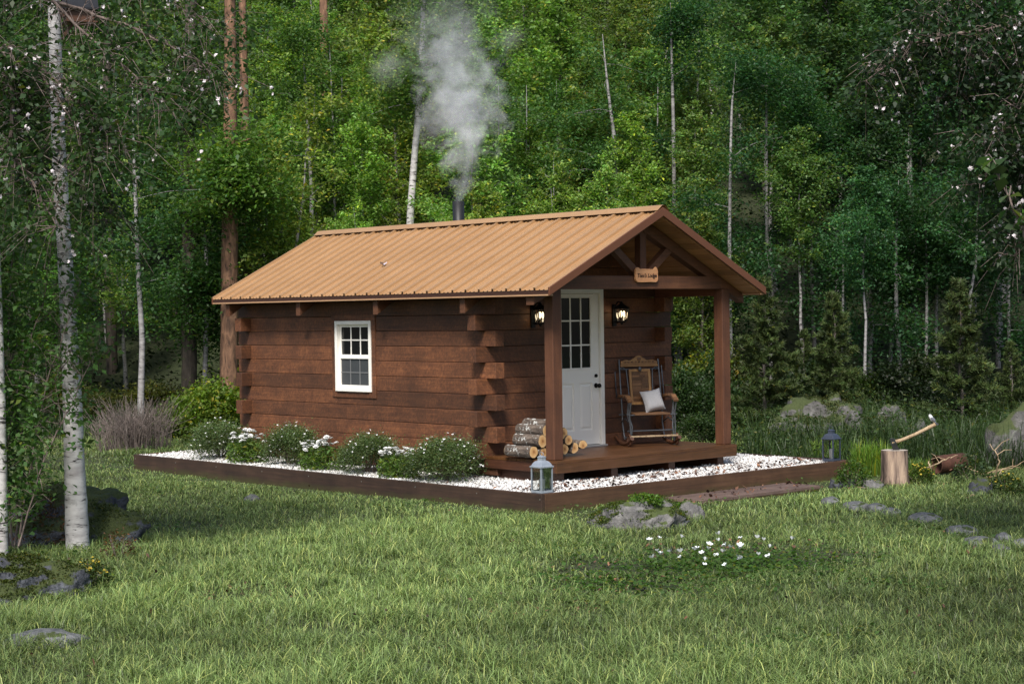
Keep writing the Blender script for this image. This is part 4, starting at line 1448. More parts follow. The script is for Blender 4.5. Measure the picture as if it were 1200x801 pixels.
px_trunk('pine_tree', [(132, 450), (128, 300), (126, 100), (122, -50)], 41, [7, 6, 5, 4], M['darkbark'], 'dark slim pine trunk between the birch and the brown shrub', limbs=10, cn=9000, cs=.10, csig=.32, tint=(.6, .75, .7), climb=(.4, .9), seed=8)
px_trunk('birch_tree', [(480, 262), (486, 180), (492, 110), (495, 50), (498, -80)], 37.5, [4.4, 3.9, 3.5, 3, 2], M['birch'], 'white leaning birch trunk left of the chimney smoke', limbs=16, cn=12000, cs=.095, csig=.28, tint=(1.4, 1.25, .75), climb=(.55, 1), seed=9)
px_trunk('birch_tree', [(165, 470), (167, 400), (162, 320), (157, 190), (155, 90)], 33.5, [4.0, 3.3, 2.7, 1.8, .5], M['birch_far'], 'thin white birch rising out of the bare brown shrub', limbs=12, cn=5000, cs=.085, csig=.25, tint=(.7, .8, .75), climb=(.5, 1), seed=10)
px_trunk('birch_tree', [(366, 276), (364, 200), (358, 100), (354, 40)], 40, [2.4, 2, 1.4, .4], M['birch_far'], 'very thin white birch above the left ridge end', limbs=8, cn=5000, cs=.09, csig=.25, tint=(1.2, 1.1, .8), climb=(.5, 1), seed=11)
px_trunk('birch_tree', [(240, 440), (243, 330), (238, 220), (236, 120)], 37, [3, 2.5, 1.8, .5], M['birch_far'], 'thin grey birch between the two conifer trunks left of the cabin', limbs=8, cn=5000, cs=.09, csig=.25, tint=(1.1, 1.1, .8), climb=(.4, 1), seed=12)
px_trunk('birch_tree', [(724, 250), (721, 170), (713, 110), (706, 40)], 39.5, [3.2, 2.5, 1.6, .4], M['birch_far'], 'pale birch with forked bare limbs above the right part of the ridge', limbs=18, cn=9000, cs=.09, csig=.26, tint=(.95, 1, .85), climb=(.25, 1), seed=13, limb_len=1.3)
for k_, (x, y, tx) in enumerate(((585, 250, 584), (618, 250, 617), (682, 250, 681), (655, 245, 652), (770, 245, 771))):
    px_trunk('birch_sapling', [(x, y + 30), (x, y), ((x + tx) / 2, y - 70), (tx, y - 150)], 40.5 + k_ * .6, [2, 1.8, 1.2, .3], M['birch_far'], f'{("first", "second", "fourth", "third", "fifth")[k_]} thin pale birch stem from the chimney rightwards above the ridge', limbs=14, cn=8000, cs=.09, csig=.25, tint=(1.05, 1.05, .85), climb=(.2, 1), seed=20 + k_)
RT = [(858, 470, 857, 130, 2.4, 'beside the outer porch post'), (905, 470, 898, 130, 2.2, 'above the first young conifer'), (937, 470, 942, 170, 2.4, 'between the first and second young conifers'), (1012, 470, 1020, 210, 3.2, 'right of the second young conifer'), (1040, 470, 1052, 280, 2.6, 'leaning right in the dark gap'), (1058, 470, 1050, 270, 2.8, 'leaning left in the dark gap'), (1084, 470, 1086, 300, 2.2, 'right of the crossing pair'), (1100, 470, 1098, 310, 2.4, 'left of the third young conifer'), (1146, 470, 1140, 250, 2.0, 'right of the third young conifer'), (1170, 470, 1172, 230, 3.2, 'spotted near the right edge'), (1186, 470, 1184, 270, 2.2, 'closest to the right edge'), (812, 500, 812, 335, 2.6, 'seen through the porch left of the outer post'), (826, 500, 829, 335, 1.8, 'slim, seen through the porch'), (800, 500, 799, 335, 3.0, 'seen just right of the cabin corner'), (790, 240, 787, 60, 2.4, 'above the gable peak'), (985, 460, 988, 320, 2.0, 'behind the second young conifer')]
for k_, (x0, y0, x1, y1, r_, wh) in enumerate(RT):
    mid = ((x0 + x1) / 2 + random.uniform(-4, 4), (y0 + y1) / 2)
    px_trunk('birch_tree', [(x0, y0), mid, (x1, y1), (x1 + random.uniform(-6, 6), y1 - 60)], 37.6 + (k_ % 5) * .7, [r_ * 1.0, r_ * .9, r_ * .6, r_ * .12], M['birch_far'], f'thin pale birch trunk {wh}', limbs=14, cn=7000, cs=.085, csig=.25, tint=(.55, .7, .75), climb=(.42, 1), seed=40 + k_, group='thin birches right of the cabin')

# young conifers on the right
for k_, (x, yb, yt, d, wh) in enumerate(((897, 500, 312, 30.5, 'closest to the outer porch post'), (978, 495, 330, 31.5, 'in the middle of the three, behind the boulder'), (1126, 500, 318, 31, 'third from the porch, behind the axe'), (942, 480, 372, 35, 'small, between the two larger ones'), (1185, 500, 400, 33, 'small, at the right edge'))):
    h = (yb - yt) / FPX * d
    place(KP, 'young_pine', x, d, h, k_, (1.15, 1.1, .9), f'dark olive young conifer {wh}', 'young conifers right of the cabin', wf=1.0)

# shrubs along the edge of the wood
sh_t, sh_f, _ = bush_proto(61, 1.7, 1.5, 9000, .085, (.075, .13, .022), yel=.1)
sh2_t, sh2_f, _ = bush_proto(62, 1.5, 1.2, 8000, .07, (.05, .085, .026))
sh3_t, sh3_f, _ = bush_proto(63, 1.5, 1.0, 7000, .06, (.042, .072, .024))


def shrub(px, py, d, tm, fm, sc, tint, label, group=None, name='shrub'):
    s_ = (px - 600) / FPX * d; x, y = sd(s_, d)
    root = empty(name, (x, y, gzf(x, y)), label, 'shrub', group, random.uniform(0, 6))
    root.scale = sc if hasattr(sc, '__len__') else (sc, sc, sc)
    link('stems', tm, M['twig'], root, world=False)
    f_ = link('foliage', fm, M['leaf'], root, world=False); f_.color = (*tint, 1)
    return root


shrub(246, 500, 31.2, sh_t, sh_f, (.78, .78, .95), (1.9, 1.75, 1.2), 'bright yellow green leafy shrub at the rear left corner of the cabin')
shrub(226, 480, 32.6, sh_t, sh_f, .75, (1.4, 1.4, 1.1), 'rounded green shrub behind the bright shrub left of the cabin')
for k_, (px, d, wh) in enumerate(((800, 32, 'left'), (835, 32.6, 'right'))):
    shrub(px, 0, d, sh2_t, sh2_f, (.8, .8, 1.15 + .2 * k_), (.8, .95, .9), f'{("nearer left", "taller right")[k_]} green shrub seen between the rocking chair and the outer post')
shrub(818, 0, 29.6, sh3_t, sh3_f, .62, (1.1, 1.2, 1), 'low pale green bush behind the porch deck beside the rocking chair')
k_ = 0
for px in range(-60, 1290, 62):
    for d in (34.2, 36):
        if 60 < px < 215 and d < 35: continue
        p_ = px + random.uniform(-25, 25)
        t_ = tint_at(p_, d, .8 if p_ < 850 else .45)  # right-hand shrubs tinted darker: shade of the wood painted into their colour
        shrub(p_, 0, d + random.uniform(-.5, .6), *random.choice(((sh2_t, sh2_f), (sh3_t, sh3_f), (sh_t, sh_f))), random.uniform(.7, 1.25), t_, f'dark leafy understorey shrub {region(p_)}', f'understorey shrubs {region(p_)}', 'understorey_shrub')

# bare brown shrub
b0 = at(158, 527)
bare = empty('bare_shrub', b0, 'leafless brown twiggy shrub at the edge of the lawn on the left', 'shrub')
mb = MB()
for k_ in range(330):
    a = random.uniform(0, 6.28); rr = random.uniform(0, .62); L = random.uniform(.45, .95)
    p0 = Vector((rr * math.cos(a), rr * math.sin(a), -.03))
    out_ = random.uniform(.05, .6)
    a2 = a + random.uniform(-.7, .7)
    p1 = p0 + Vector((math.cos(a2) * out_ * .35, math.sin(a2) * out_ * .35, .6)) * L
    p2 = p1 + Vector((math.cos(a2) * out_ * .6 + random.gauss(0, .12), math.sin(a2) * out_ * .6 + random.gauss(0, .12), .42)) * L
    mb.tube([p0, p1, p2], [.006, .0045, .0025], 3, False)
    for _ in range(2):
        q_ = p0.lerp(p1, random.uniform(.5, 1)); e_ = q_ + Vector((random.gauss(0, .22), random.gauss(0, .22), random.uniform(.15, .45))) * L
        mb.tube([q_, e_], [.004, .002], 3, False)
part('stems', mb, M['dead'], bare, world=False)

# ------------------------------------------------------------------ foreground birches, blossom trees, birdhouse
BD = depth_of(*at(90, 645).xy)
fb = px_trunk('birch_tree', [(91, 645), (88, 560), (84, 450), (78, 330), (70, 200), (66, 100), (63, 0), (58, -150), (60, -330)], BD, [14.5, 12, 10.6, 8.9, 8.1, 7.5, 6.9, 5.5, 4], M['birch'], 'white barked birch standing on the mossy rock in the left foreground', limbs=0, seed=71, sides=18)
B2 = depth_of(*at(4, 655).xy)
px_trunk('birch_tree', [(3, 655), (2, 560), (0, 450), (-4, 330), (-10, 150), (-15, -100)], B2, [6.5, 6.2, 5.8, 5.4, 4.8, 3.5], M['birch'], 'slim white birch cut off by the left edge of the picture', limbs=0, seed=72, sides=14)


def in_gap(C):
    """leaves that would grow through the birdhouse or thickly against the birch stem"""
    q = np.asarray(C) - np.array(CAM); w_ = q @ np.array(fw)
    px = 600 + FPX * (q @ np.array(rt)) / w_; py = 400.5 - FPX * (q @ np.array(up)) / w_
    r_ = np.random.default_rng(4).random(len(px))
    return ((px > 66) & (px < 120) & (py < 42)) | ((px > 50) & (px < 84) & (py > 0) & (py < 620) & (r_ < .7))


def twig_tree(name, label, cat, limbs_px, d, leaf_n, leaf_s, col, blossoms, seed, trunk_px=None, sub=5, subl=.5, csig=.12, mat='twig', hang=.5, bl_s=.05, jitter=.8):
    """tree whose limbs follow surveyed lines; twigs, leaves and blossoms grow from them"""
    rd = random.Random(seed); rg = np.random.default_rng(seed)
    first = dp(*limbs_px[0][0][0], d)
    if trunk_px is not None:
        tx = [dp(x, y, d) for x, y in trunk_px[0]]
        rootp = tx[0]
    else:
        rootp = first
    g = gzf(rootp.x, rootp.y)
    root = empty(name, (rootp.x, rootp.y, g), label, cat)
    mb = MB(); cents = []
    if trunk_px is not None:
        T_ = [Vector((rootp.x, rootp.y, g - .1))] + tx
        rr = [trunk_px[1] * (1 - .75 * i_ / (len(T_) - 1)) for i_ in range(len(T_))]
        mb.tube(T_, rr, 10, True, .06)
    for (pts_, r0, dz) in limbs_px:
        P = [dp(x, y, d + dz) for x, y in pts_]
        n_ = len(P)
        Q = []
        for i_ in range(n_ - 1):
            for k_ in range(5): Q.append(P[i_].lerp(P[i_ + 1], k_ / 5) + Vector((rd.gauss(0, .006), rd.gauss(0, .006), rd.gauss(0, .006))))
        Q.append(P[-1])
        mb.tube(Q, [max(.004, r0 * (1 - .8 * i_ / (len(Q) - 1))) for i_ in range(len(Q))], 7, True)
        for i_ in range(2, len(Q)):
            for _ in range(sub):
                dv = Vector((rd.gauss(0, 1), rd.gauss(0, 1), rd.gauss(-hang, .7))).normalized() * subl * rd.uniform(.3, 1.15)
                m_ = Q[i_] + dv * .5 + Vector((0, 0, .05)); e_ = Q[i_] + dv - Vector((0, 0, hang * .25 * subl))
                mb.tube([Q[i_], m_, e_], [max(.004, r0 * .18), .003, .0015], 3, False)
                cents += [m_, e_, m_.lerp(e_, .5)]
    part('trunk', mb, M[mat], root)
    C0 = np.array([tuple(c) for c in cents])
    idx = rg.integers(0, len(C0), leaf_n)
    C = C0[idx] + rg.normal(0, csig, (leaf_n, 3))
    C = C[~in_gap(C)]; leaf_n = len(C)
    f_ = link('crown', leafmesh('crown', leaves_np(C, leaf_s, rg, .3, .9, .6), leafcols(leaf_n, col, rg, .35, .03)), M['leaf'], root)
    if blossoms:
        B = np.repeat(C0[rg.integers(0, len(C0), blossoms // 2)], 2, 0) + rg.normal(0, .035, (blossoms // 2 * 2, 3))
        B = B[~in_gap(B)]
        vs = []; nb_ = 0
        for b_ in B:
            nb_ += 1
            if nb_ == 96:
                vs = []
            k2 = rd.randint(4, 6); ax = Vector((rd.gauss(0, 1), rd.gauss(0, 1), rd.gauss(-.3, .8))).normalized()
            u = ax.orthogonal().normalized(); v_ = ax.cross(u)
            c = Vector(b_)
            for j_ in range(k2):
                a = 6.283 * j_ / k2; o_ = u * math.cos(a) + v_ * math.sin(a); s_ = ax.cross(o_)
                L = bl_s * rd.uniform(.4, .65)
                vs += [c, c + o_ * L * .55 + s_ * L * .4 + ax * L * .25, c + o_ * L + ax * L * .55, c + o_ * L * .55 - s_ * L * .4 + ax * L * .25]
            if nb_ <= 95:
                va_ = np.array([tuple(x) for x in vs]); vs = []
                link('blossom', npmesh('blossom', va_, np.arange(len(va_)), np.arange(len(va_) // 4) * 4), M['blossom'], root)
        vs = np.array([tuple(x) for x in vs]); nq = len(vs) // 4
        link('blossoms', npmesh('blossoms', vs, np.arange(4 * nq), np.arange(nq) * 4), M['blossom'], root)['kind'] = 'stuff'
    return root


# left: limbs reach in from a tree beyond the left edge
twig_tree('blossom_tree', 'blossoming tree reaching dark leafy limbs in from the upper left edge', 'tree',
          [([(-60, 20), (20, 62), (75, 100), (105, 128), (140, 160)], .028, 0), ([(-60, 40), (10, 65), (15, 110), (12, 180), (40, 215), (66, 265)], .03, -.4),
           ([(-60, -40), (60, 0), (150, 30), (230, 70), (262, 100)], .022, .6), ([(-40, -80), (110, -40), (200, 0), (255, 40)], .02, .9), ([(-40, -60), (40, -20), (100, 40), (160, 90), (190, 130)], .02, .3), ([(-100, 180), (-160, 120), (-230, 90), (-300, 120)], .022, .4), ([(-70, 60), (-140, 0), (-220, -30), (-290, -10)], .022, -.5), ([(-60, -40), (-120, -120), (-160, -180)], .02, .3), ([(-50, -60), (0, -140), (60, -190)], .02, 0), ([(-50, 60), (0, 70), (50, 90), (90, 150), (110, 200)], .016, -.2), ([(-40, 100), (20, 150), (70, 190), (120, 240), (130, 260)], .014, .5)],
          15.2, 17500, .062, (.05, .095, .036), 680, 81, trunk_px=([(-100, 650), (-105, 400), (-90, 200), (-60, 20), (-50, -100)], .13), sub=6, subl=.6, csig=.1, bl_s=.038)
twig_tree('leafy_sapling', 'twiggy sapling with pinkish stems around the foreground birch', 'sapling',
          [([(20, 640), (40, 520), (60, 430), (95, 330)], .010, 0), ([(18, 640), (22, 520), (10, 400), (15, 300), (35, 220)], .011, .2), ([(22, 640), (50, 540), (85, 470), (118, 400)], .009, -.3), ([(14, 640), (8, 520), (28, 420), (52, 350), (62, 270)], .01, .1), ([(10, 640), (-5, 500), (0, 380), (-10, 280)], .01, -.1), ([(24, 640), (45, 500), (75, 420), (80, 340)], .009, .3)],
          BD - .35, 6500, .066, (.075, .15, .04), 0, 82, sub=4, subl=.36, csig=.07, hang=-.1)
# right: limbs from a tree beyond the right edge
twig_tree('blossom_tree', 'dark leaved blossoming tree hanging in from the upper right edge', 'tree',
          [([(1290, 20), (1190, 30), (1120, 40), (1070, 50), (1015, 95)], .02, 0), ([(1290, 0), (1180, 70), (1100, 60), (1045, 70)], .016, .4), ([(1290, -40), (1180, -20), (1120, 0), (1080, 20)], .02, .2), ([(1290, 60), (1215, 100), (1180, 150), (1150, 170)], .016, -.3), ([(1290, 90), (1230, 150), (1195, 210), (1185, 250)], .016, .3), ([(1290, 40), (1200, 80), (1150, 110), (1100, 115)], .014, .6), ([(1300, 150), (1360, 90), (1430, 70), (1500, 110)], .022, .3), ([(1295, 60), (1370, 0), (1450, -20), (1510, 10)], .022, -.4), ([(1290, 0), (1330, -90), (1380, -150)], .02, .2), ([(1290, -20), (1250, -120), (1200, -180)], .02, 0), ([(1310, 260), (1370, 220), (1430, 240)], .016, .2), ([(1290, 110), (1225, 190), (1200, 260), (1190, 300)], .012, 0), ([(1290, 60), (1240, 60), (1190, 110), (1170, 180), (1150, 215)], .012, .5)],
          14.5, 21000, .056, (.03, .058, .026), 900, 83, trunk_px=([(1310, 700), (1320, 400), (1300, 150), (1290, 0)], .13), sub=6, subl=.42, csig=.09, bl_s=.038)
twig_tree('young_aspen', 'young tree with large pale green leaves leaning in at the right edge', 'sapling',
          [([(1230, 330), (1200, 275), (1182, 230), (1166, 190)], .012, 0)], 9.5, 34, .11, (.075, .13, .05), 0, 84, trunk_px=([(1290, 1000), (1280, 700), (1250, 450), (1230, 330)], .018), sub=1, subl=.1, csig=.025, hang=.2)

# birdhouse on the birch
bh = dp(93, 14, BD + .12)
house = empty('birdhouse', bh, 'dark slate roofed birdhouse fixed high on the foreground birch', 'birdhouse', None, YAW - math.pi / 2 + R(20))
mb = MB()
k_ = BD / FPX
mb.add([(-16 * k_, -.09, -.1), (16 * k_, -.09, -.1), (16 * k_, .09, -.1), (-16 * k_, .09, -.1), (-16 * k_, -.09, .05), (16 * k_, -.09, .05), (16 * k_, .09, .05), (-16 * k_, .09, .05), (-16 * k_, 0, .16), (16 * k_, 0, .16)],
       [(0, 3, 2, 1), (0, 1, 5, 4), (2, 3, 7, 6), (1, 2, 6, 9, 5), (3, 0, 4, 8, 7), (4, 5, 9, 8), (6, 7, 8, 9)])
part('box', mb, M['darkwood'], house, world=False)
mb = MB()
for s_ in (-1, 1):
    P = [(-.17, s_ * .14, .005), (.17, s_ * .14, .005), (.17, 0, .18), (-.17, 0, .18)]
    mb.hexa(P + [(x, y, z + .018) for x, y, z in P])
part('roof', mb, plain('slate_roof', (.012, .014, .02), .95, 0, 20, .4, .4), house, world=False)
mb = MB(); mb.tube([(.138, 0, .010), (.146, 0, .02)], .026, 16); part('entrance', mb, M['black'], house, world=False)
mb = MB(); mb.box(-.16, .16, -.12, .12, -.115, -.101); part('floor_board', mb, M['darkwood'], house, world=False)
mb = MB(); mb.beam((-.06, 0, -.115), (-.2, .0, -.3), .03, .03, (0, 1, 0)); mb.box(-.26, -.1, -.02, .02, -.06, -.02); part('bracket', mb, M['darkwood'], house, world=False)

# ------------------------------------------------------------------ rocks


def rock(name, loc, dims, mat, label, seed, rough=.28, group=None, cat='boulder', rz=0, sub=4, ridge=1.6):
    bm = bmesh.new(); bmesh.ops.create_icosphere(bm, subdivisions=sub, radius=1)
    so_ = Vector((seed * 3.1, seed * 1.7, seed * 2.3))
    for v in bm.verts:
        p = v.co.normalized()
        a = mnoise.fractal(p * ridge + so_, 1.0, 2.0, 5)
        b_ = abs(mnoise.noise(p * 2.4 + so_ * 2))
        c = mnoise.cell(p * 1.9 + so_) * .12
        f2 = mnoise.fractal(p * ridge * 4.3 + so_, .9, 2.1, 4)
        v.co = p * (1 + rough * a - .14 * b_ + c * rough + .22 * rough * f2)
        v.co.x *= dims[0] / 2; v.co.y *= dims[1] / 2; v.co.z *= dims[2]
    me = bpy.data.meshes.new(name); bm.to_mesh(me); bm.free()
    me.polygons.foreach_set('use_smooth', [True] * len(me.polygons))
    o = link(name, me, mat); o.location = loc; o.rotation_euler = (0, 0, rz)
    return tag(o, label, cat, group)


def moss_on(o, n, seed, lo=.25, size=.022, col=(.05, .07, .012)):
    """short moss growing on the upward faces of a rock"""
    rg = np.random.default_rng(seed); me = o.data
    nv = len(me.vertices)
    co = np.empty(nv * 3); me.vertices.foreach_get('co', co); co = co.reshape(-1, 3)
    no = np.empty(nv * 3); me.vertices.foreach_get('normal', no); no = no.reshape(-1, 3)
    w_ = np.clip(no[:, 2] - lo, 0, 1) * (np.array([mnoise.noise(Vector(c) * 2.2 + Vector((seed, 0, 0))) for c in co]) > -.12)
    if w_.sum() <= 0: return
    idx = rg.choice(nv, n, p=w_ / w_.sum())
    sp_ = np.abs(co).max() * .035
    C = co[idx] + rg.normal(0, sp_, (n, 3)) * np.array([1, 1, .15]) + no[idx] * .008
    f_ = link('moss', leafmesh('moss', leaves_np(C, size, rg, .2, -.8, .6), leafcols(n, col, rg, .45, .1)), M['leaf'], o, world=False)
    return f_


AR = YAW - math.pi / 2     # picture-parallel heading for things described by their seen width


def rock_px(px0, px1, ytop, ybase, mat, label, seed, depth=None, deep=.8, **kw):
    if depth is None:
        c = at((px0 + px1) / 2, ybase)
    else:
        s_ = ((px0 + px1) / 2 - 600) / FPX * depth; x, y = sd(s_, depth); c = Vector((x, y, gzf(x, y)))
    dd = depth_of(c.x, c.y)
    wd = (px1 - px0) / FPX * dd; ht = (ybase - ytop) / FPX * dd
    off = F2 * (wd * deep * .35)
    return rock('boulder', (c.x + off.x, c.y + off.y, c.z - ht * .06), (wd * 1.08, wd * deep, ht * 1.08), mat, label, seed, rz=AR, **kw)


ra_ = rock_px(-60, 148, 577, 640, M['rock_moss'], 'big moss covered dark rock behind the foreground birch', 1, deep=.7, sub=5, rough=.34)
moss_on(ra_, 9000, 1)
rb_ = rock_px(-70, 76, 655, 704, M['rock_moss'], 'low mossy slate rock at the left edge below the birches', 2, deep=.6, sub=5, rough=.34)
moss_on(rb_, 7000, 2)
rd_ = rock_px(698, 806, 586, 620, M['rock'], 'grey granite boulder with a green tuft beside the plank step', 12, deep=.75, sub=5, rough=.2)
moss_on(rd_, 4500, 4, .35, .022, (.075, .11, .02))
rock_px(796, 826, 588, 610, M['rock'], 'small grey stone tucked right of the granite boulder', 4)
rc_ = rock_px(900, 1030, 474, 530, M['rock_dark'], 'long sloping lichen covered boulder behind the dark lantern', 5, depth=29.0, deep=.7, sub=5)
moss_on(rc_, 5000, 3, .45, .035, (.06, .075, .02))
rock_px(1026, 1068, 466, 508, M['rock_dark'], 'upright rounded boulder left of the axe handle', 6, depth=29.5)
rock_px(1062, 1094, 489, 520, M['rock'], 'small grey boulder below the bird', 7, depth=28.2)
rock_px(1158, 1250, 496, 560, M['rock_dark'], 'large boulder cut off by the right edge', 8, depth=24.5, deep=.7)
rock_px(1138, 1168, 560, 582, M['rock_moss'], 'dark bluish stone under the yellow flowers at right', 9)
rock_px(975, 1002, 556, 572, M['rock_moss'], 'bluish stone at the right end of the plank step', 10)
rock_px(1010, 1036, 560, 574, M['rock'], 'little grey stone at the foot of the chopping stump', 11)
FS = [(973, 592, 17, 'farthest flat stepping stone, half hidden in the grass'), (1003, 598, 26, 'second flat stepping stone from the plank step'), (1027, 600, 20, 'third flat stepping stone, beside the small fourth'), (1045, 605, 18, 'small fourth stepping stone of the curving line'), (1084, 612, 30, 'broad squarish stepping stone in the middle of the line'), (1128, 627, 30, 'flat stepping stone alone between the middle and the right edge'), (1149, 641, 34, 'largest flat stepping stone near the right edge'), (1176, 636, 16, 'small stepping stone behind the largest one'), (1173, 650, 18, 'stepping stone in front of the largest one'), (1197, 643, 18, 'last stepping stone at the right edge')]
for k_, (x, y, w_, lab) in enumerate(FS):
    c = at(x, y); wd = w_ / FPX * depth_of(c.x, c.y)
    rock('stepping_stone', (c.x, c.y, G + .035), (wd * 1.3, wd * 1.6, .07), M['flag'], lab, 20 + k_, .16, 'stepping stones in the lawn', 'stepping stone', AR + random.uniform(-.3, .3), 3)
c = at(50, 757); rock('stepping_stone', (c.x, c.y, G + .035), (.62, .45, .085), M['flag'], 'flat grey stone lying in the grass at the lower left corner', 36, .24, None, 'stone', AR, 3)
c = at(295, 588); rock('stone', (c.x, c.y, G + .02), (.2, .12, .09), M['flag'], 'small pale stone in the lawn before the long border board', 34, .25, None, 'stone', AR + .6, 3)

# ------------------------------------------------------------------ stump, axe, bird
sp = at(1048.5, 568)
stump = empty('chopping_stump', sp, 'weathered upright log used as a chopping block at right', 'stump')
sr = 15.5 / FPX * depth_of(sp.x, sp.y); shh = 41 / FPX * depth_of(sp.x, sp.y)


def stumpmat():
    m, nt, b = newmat('weathered_stump')
    L = nt.links.new
    n1 = noise(nt, coords(nt, (16, 16, 1.6)), 1, 5, .65, .3); n2 = noise(nt, coords(nt, (4, 4, 1)), 1.6, 4)
    r = ramp(nt, [(.4, (.022, .016, .013)), (.47, (.1, .07, .056)), (.53, (.23, .165, .13)), (.62, (.42, .31, .23))])
    L(math_(nt, 'ADD', math_(nt, 'MULTIPLY', n1, .6), math_(nt, 'MULTIPLY', n2, .4)), r.inputs[0])
    L(r.outputs[0], b.inputs['Base Color']); b.inputs['Roughness'].default_value = .9; bump(nt, b, n1, 1, .02)
    return m


mb = MB(); nn_ = 28
vs = []
lob = [1 + .05 * math.sin(3 * 6.283 * k_ / nn_ + 1) + random.uniform(-.025, .025) for k_ in range(nn_)]
for t in (-.1, .1, .3, .6, .85, 1):
    for k_ in range(nn_):
        a = 6.283 * k_ / nn_; r_ = sr * lob[k_] * (1.1 if t < .15 else 1.0 - .02 * t)
        vs.append((r_ * math.cos(a), r_ * math.sin(a), shh * t))
mb.add(vs, [(i_ * nn_ + k_, i_ * nn_ + (k_ + 1) % nn_, (i_ + 1) * nn_ + (k_ + 1) % nn_, (i_ + 1) * nn_ + k_) for i_ in range(5) for k_ in range(nn_)], True)
part('bark', mb, stumpmat(), stump, world=False)
mb = MB(); mb.add([(v[0] * .99, v[1] * .99, shh + .002) for v in vs[-nn_:]], [tuple(range(nn_))]); part('cut_top', mb, plain('grey_cut_wood', (.4, .35, .3), .85, 0, 30, .3), stump, world=False)

hd = depth_of(sp.x, sp.y)
pe = lambda x, y, o=0: dp(x, y, hd + o)
axe = empty('axe', pe(1051, 526), 'axe with pale wooden handle stuck in the chopping stump', 'axe')
mb = MB()
hp = [pe(1045, 518.5), pe(1056, 515.5), pe(1072, 509), pe(1086, 502), pe(1096, 497)]
hr = [.024, .022, .022, .024, .028]
Q = []; QR = []
for i_ in range(4):
    for k_ in range(5): Q.append(hp[i_].lerp(hp[i_ + 1], k_ / 5)); QR.append(hr[i_] + (hr[i_ + 1] - hr[i_]) * k_ / 5)
Q.append(hp[-1]); QR.append(hr[-1])
for _ in range(3): Q = [Q[0]] + [(Q[i_ - 1] + Q[i_] * 2 + Q[i_ + 1]) / 4 for i_ in range(1, len(Q) - 1)] + [Q[-1]]
mb.tube(Q, QR, 10)
part('handle', mb, M['stick'], axe)
mb = MB()
prof_ = [(1042.5, 513), (1048.5, 513.5), (1050.5, 519), (1054.5, 527.5), (1047, 528.3), (1044.5, 521)]
th = [.024, .024, .022, .003, .003, .022]
vs = [pe(x, y, -t) for (x, y), t in zip(prof_, th)] + [pe(x, y, t) for (x, y), t in zip(prof_, th)]
n = 6
mb.add(vs, [tuple(range(n)), tuple(range(n, 2 * n))[::-1]] + [(k_, n + k_, n + (k_ + 1) % n, (k_ + 1) % n) for k_ in range(n)])
part('head', mb, plain('axe_steel', (.05, .055, .06), .4, .7, 18, .4), axe, .003)

# bird (skinned body) perched on the handle
bp_ = pe(1092, 496.5)
bird = empty('bird', bp_, 'small white and grey bird perched on the axe handle end', 'bird')
rb = R2.to_3d(); ub = Vector((0, 0, 1)); fb_ = F2.to_3d()
def B(r_, u_, f_=0): return rb * r_ + ub * u_ + fb_ * f_
me = bpy.data.meshes.new('body'); bmx = bmesh.new()
ch_ = [(B(-.026, .125), .0165), (B(-.022, .105), .018), (B(-.012, .08), .026), (B(.008, .055), .027), (B(.03, .03), .016), (B(.05, .012), .007)]
ly = bmx.verts.layers.skin.verify()
vsx = [bmx.verts.new(p) for p, r_ in ch_]
for i_ in range(5): bmx.edges.new((vsx[i_], vsx[i_ + 1]))
for v, (p, r_) in zip(vsx, ch_): v[ly].radius = (r_, r_)
vsx[2][ly].use_root = True
bmx.to_mesh(me); bmx.free()
m, nt, b = newmat('bird_feathers')
sx = N(nt, 'ShaderNodeSeparateXYZ'); tc = N(nt, 'ShaderNodeTexCoord'); nt.links.new(tc.outputs['Object'], sx.inputs[0])
rr = ramp(nt, [(.02, (.05, .055, .07)), (.2, (.7, .71, .74)), (.9, (.74, .75, .78))])
nt.links.new(math_(nt, 'MULTIPLY', sx.outputs[2], 7), rr.inputs[0]); nt.links.new(rr.outputs[0], b.inputs['Base Color']); b.inputs['Roughness'].default_value = .8
bo = link('body', me, m, bird, world=False)
bo.modifiers.new('Skin', 'SKIN'); s2_ = bo.modifiers.new('Sub', 'SUBSURF'); s2_.levels = 2; s2_.render_levels = 2
mb = MB(); mb.tube([B(-.038, .124), B(-.06, .12)], [.005, .001], 6); part('beak', mb, M['black'], bird, world=False)
for s_ in (-1, 1):
    mb = MB(); mb.ball(B(-.032, .131, s_ * .012), .0032, 8, 5); part('eye', mb, M['black'], bird, world=False)
    mb = MB(); mb.tube([B(.0, .045, s_ * .012), B(.0, .006, s_ * .014)], [.004, .0025], 6); mb.tube([B(.012, .004, s_ * .014), B(-.018, .004, s_ * .014)], .0025, 6); part('leg', mb, M['black'], bird, world=False)
    mb = MB(); mb.ball((0, 0, 0), (1, 1, 1), 12, 8)
    mb.v = [tuple(B(.012, .06, s_ * .022) + (rb * .7 - ub * .62).normalized() * (v[0] * .04) + (ub * .7 + rb * .6).normalized() * (v[1] * .02) + fb_ * (v[2] * .009)) for v in mb.v]
    part('wing', mb, plain('wing_grey', (.13, .14, .17), .8, 0, 60, .4), bird, world=False)
mb = MB(); mb.beam(B(.04, .02), B(.082, -.012), .022, .005, tuple(fb_)); part('tail', mb, plain('tail_dark', (.05, .055, .07), .8), bird, world=False)

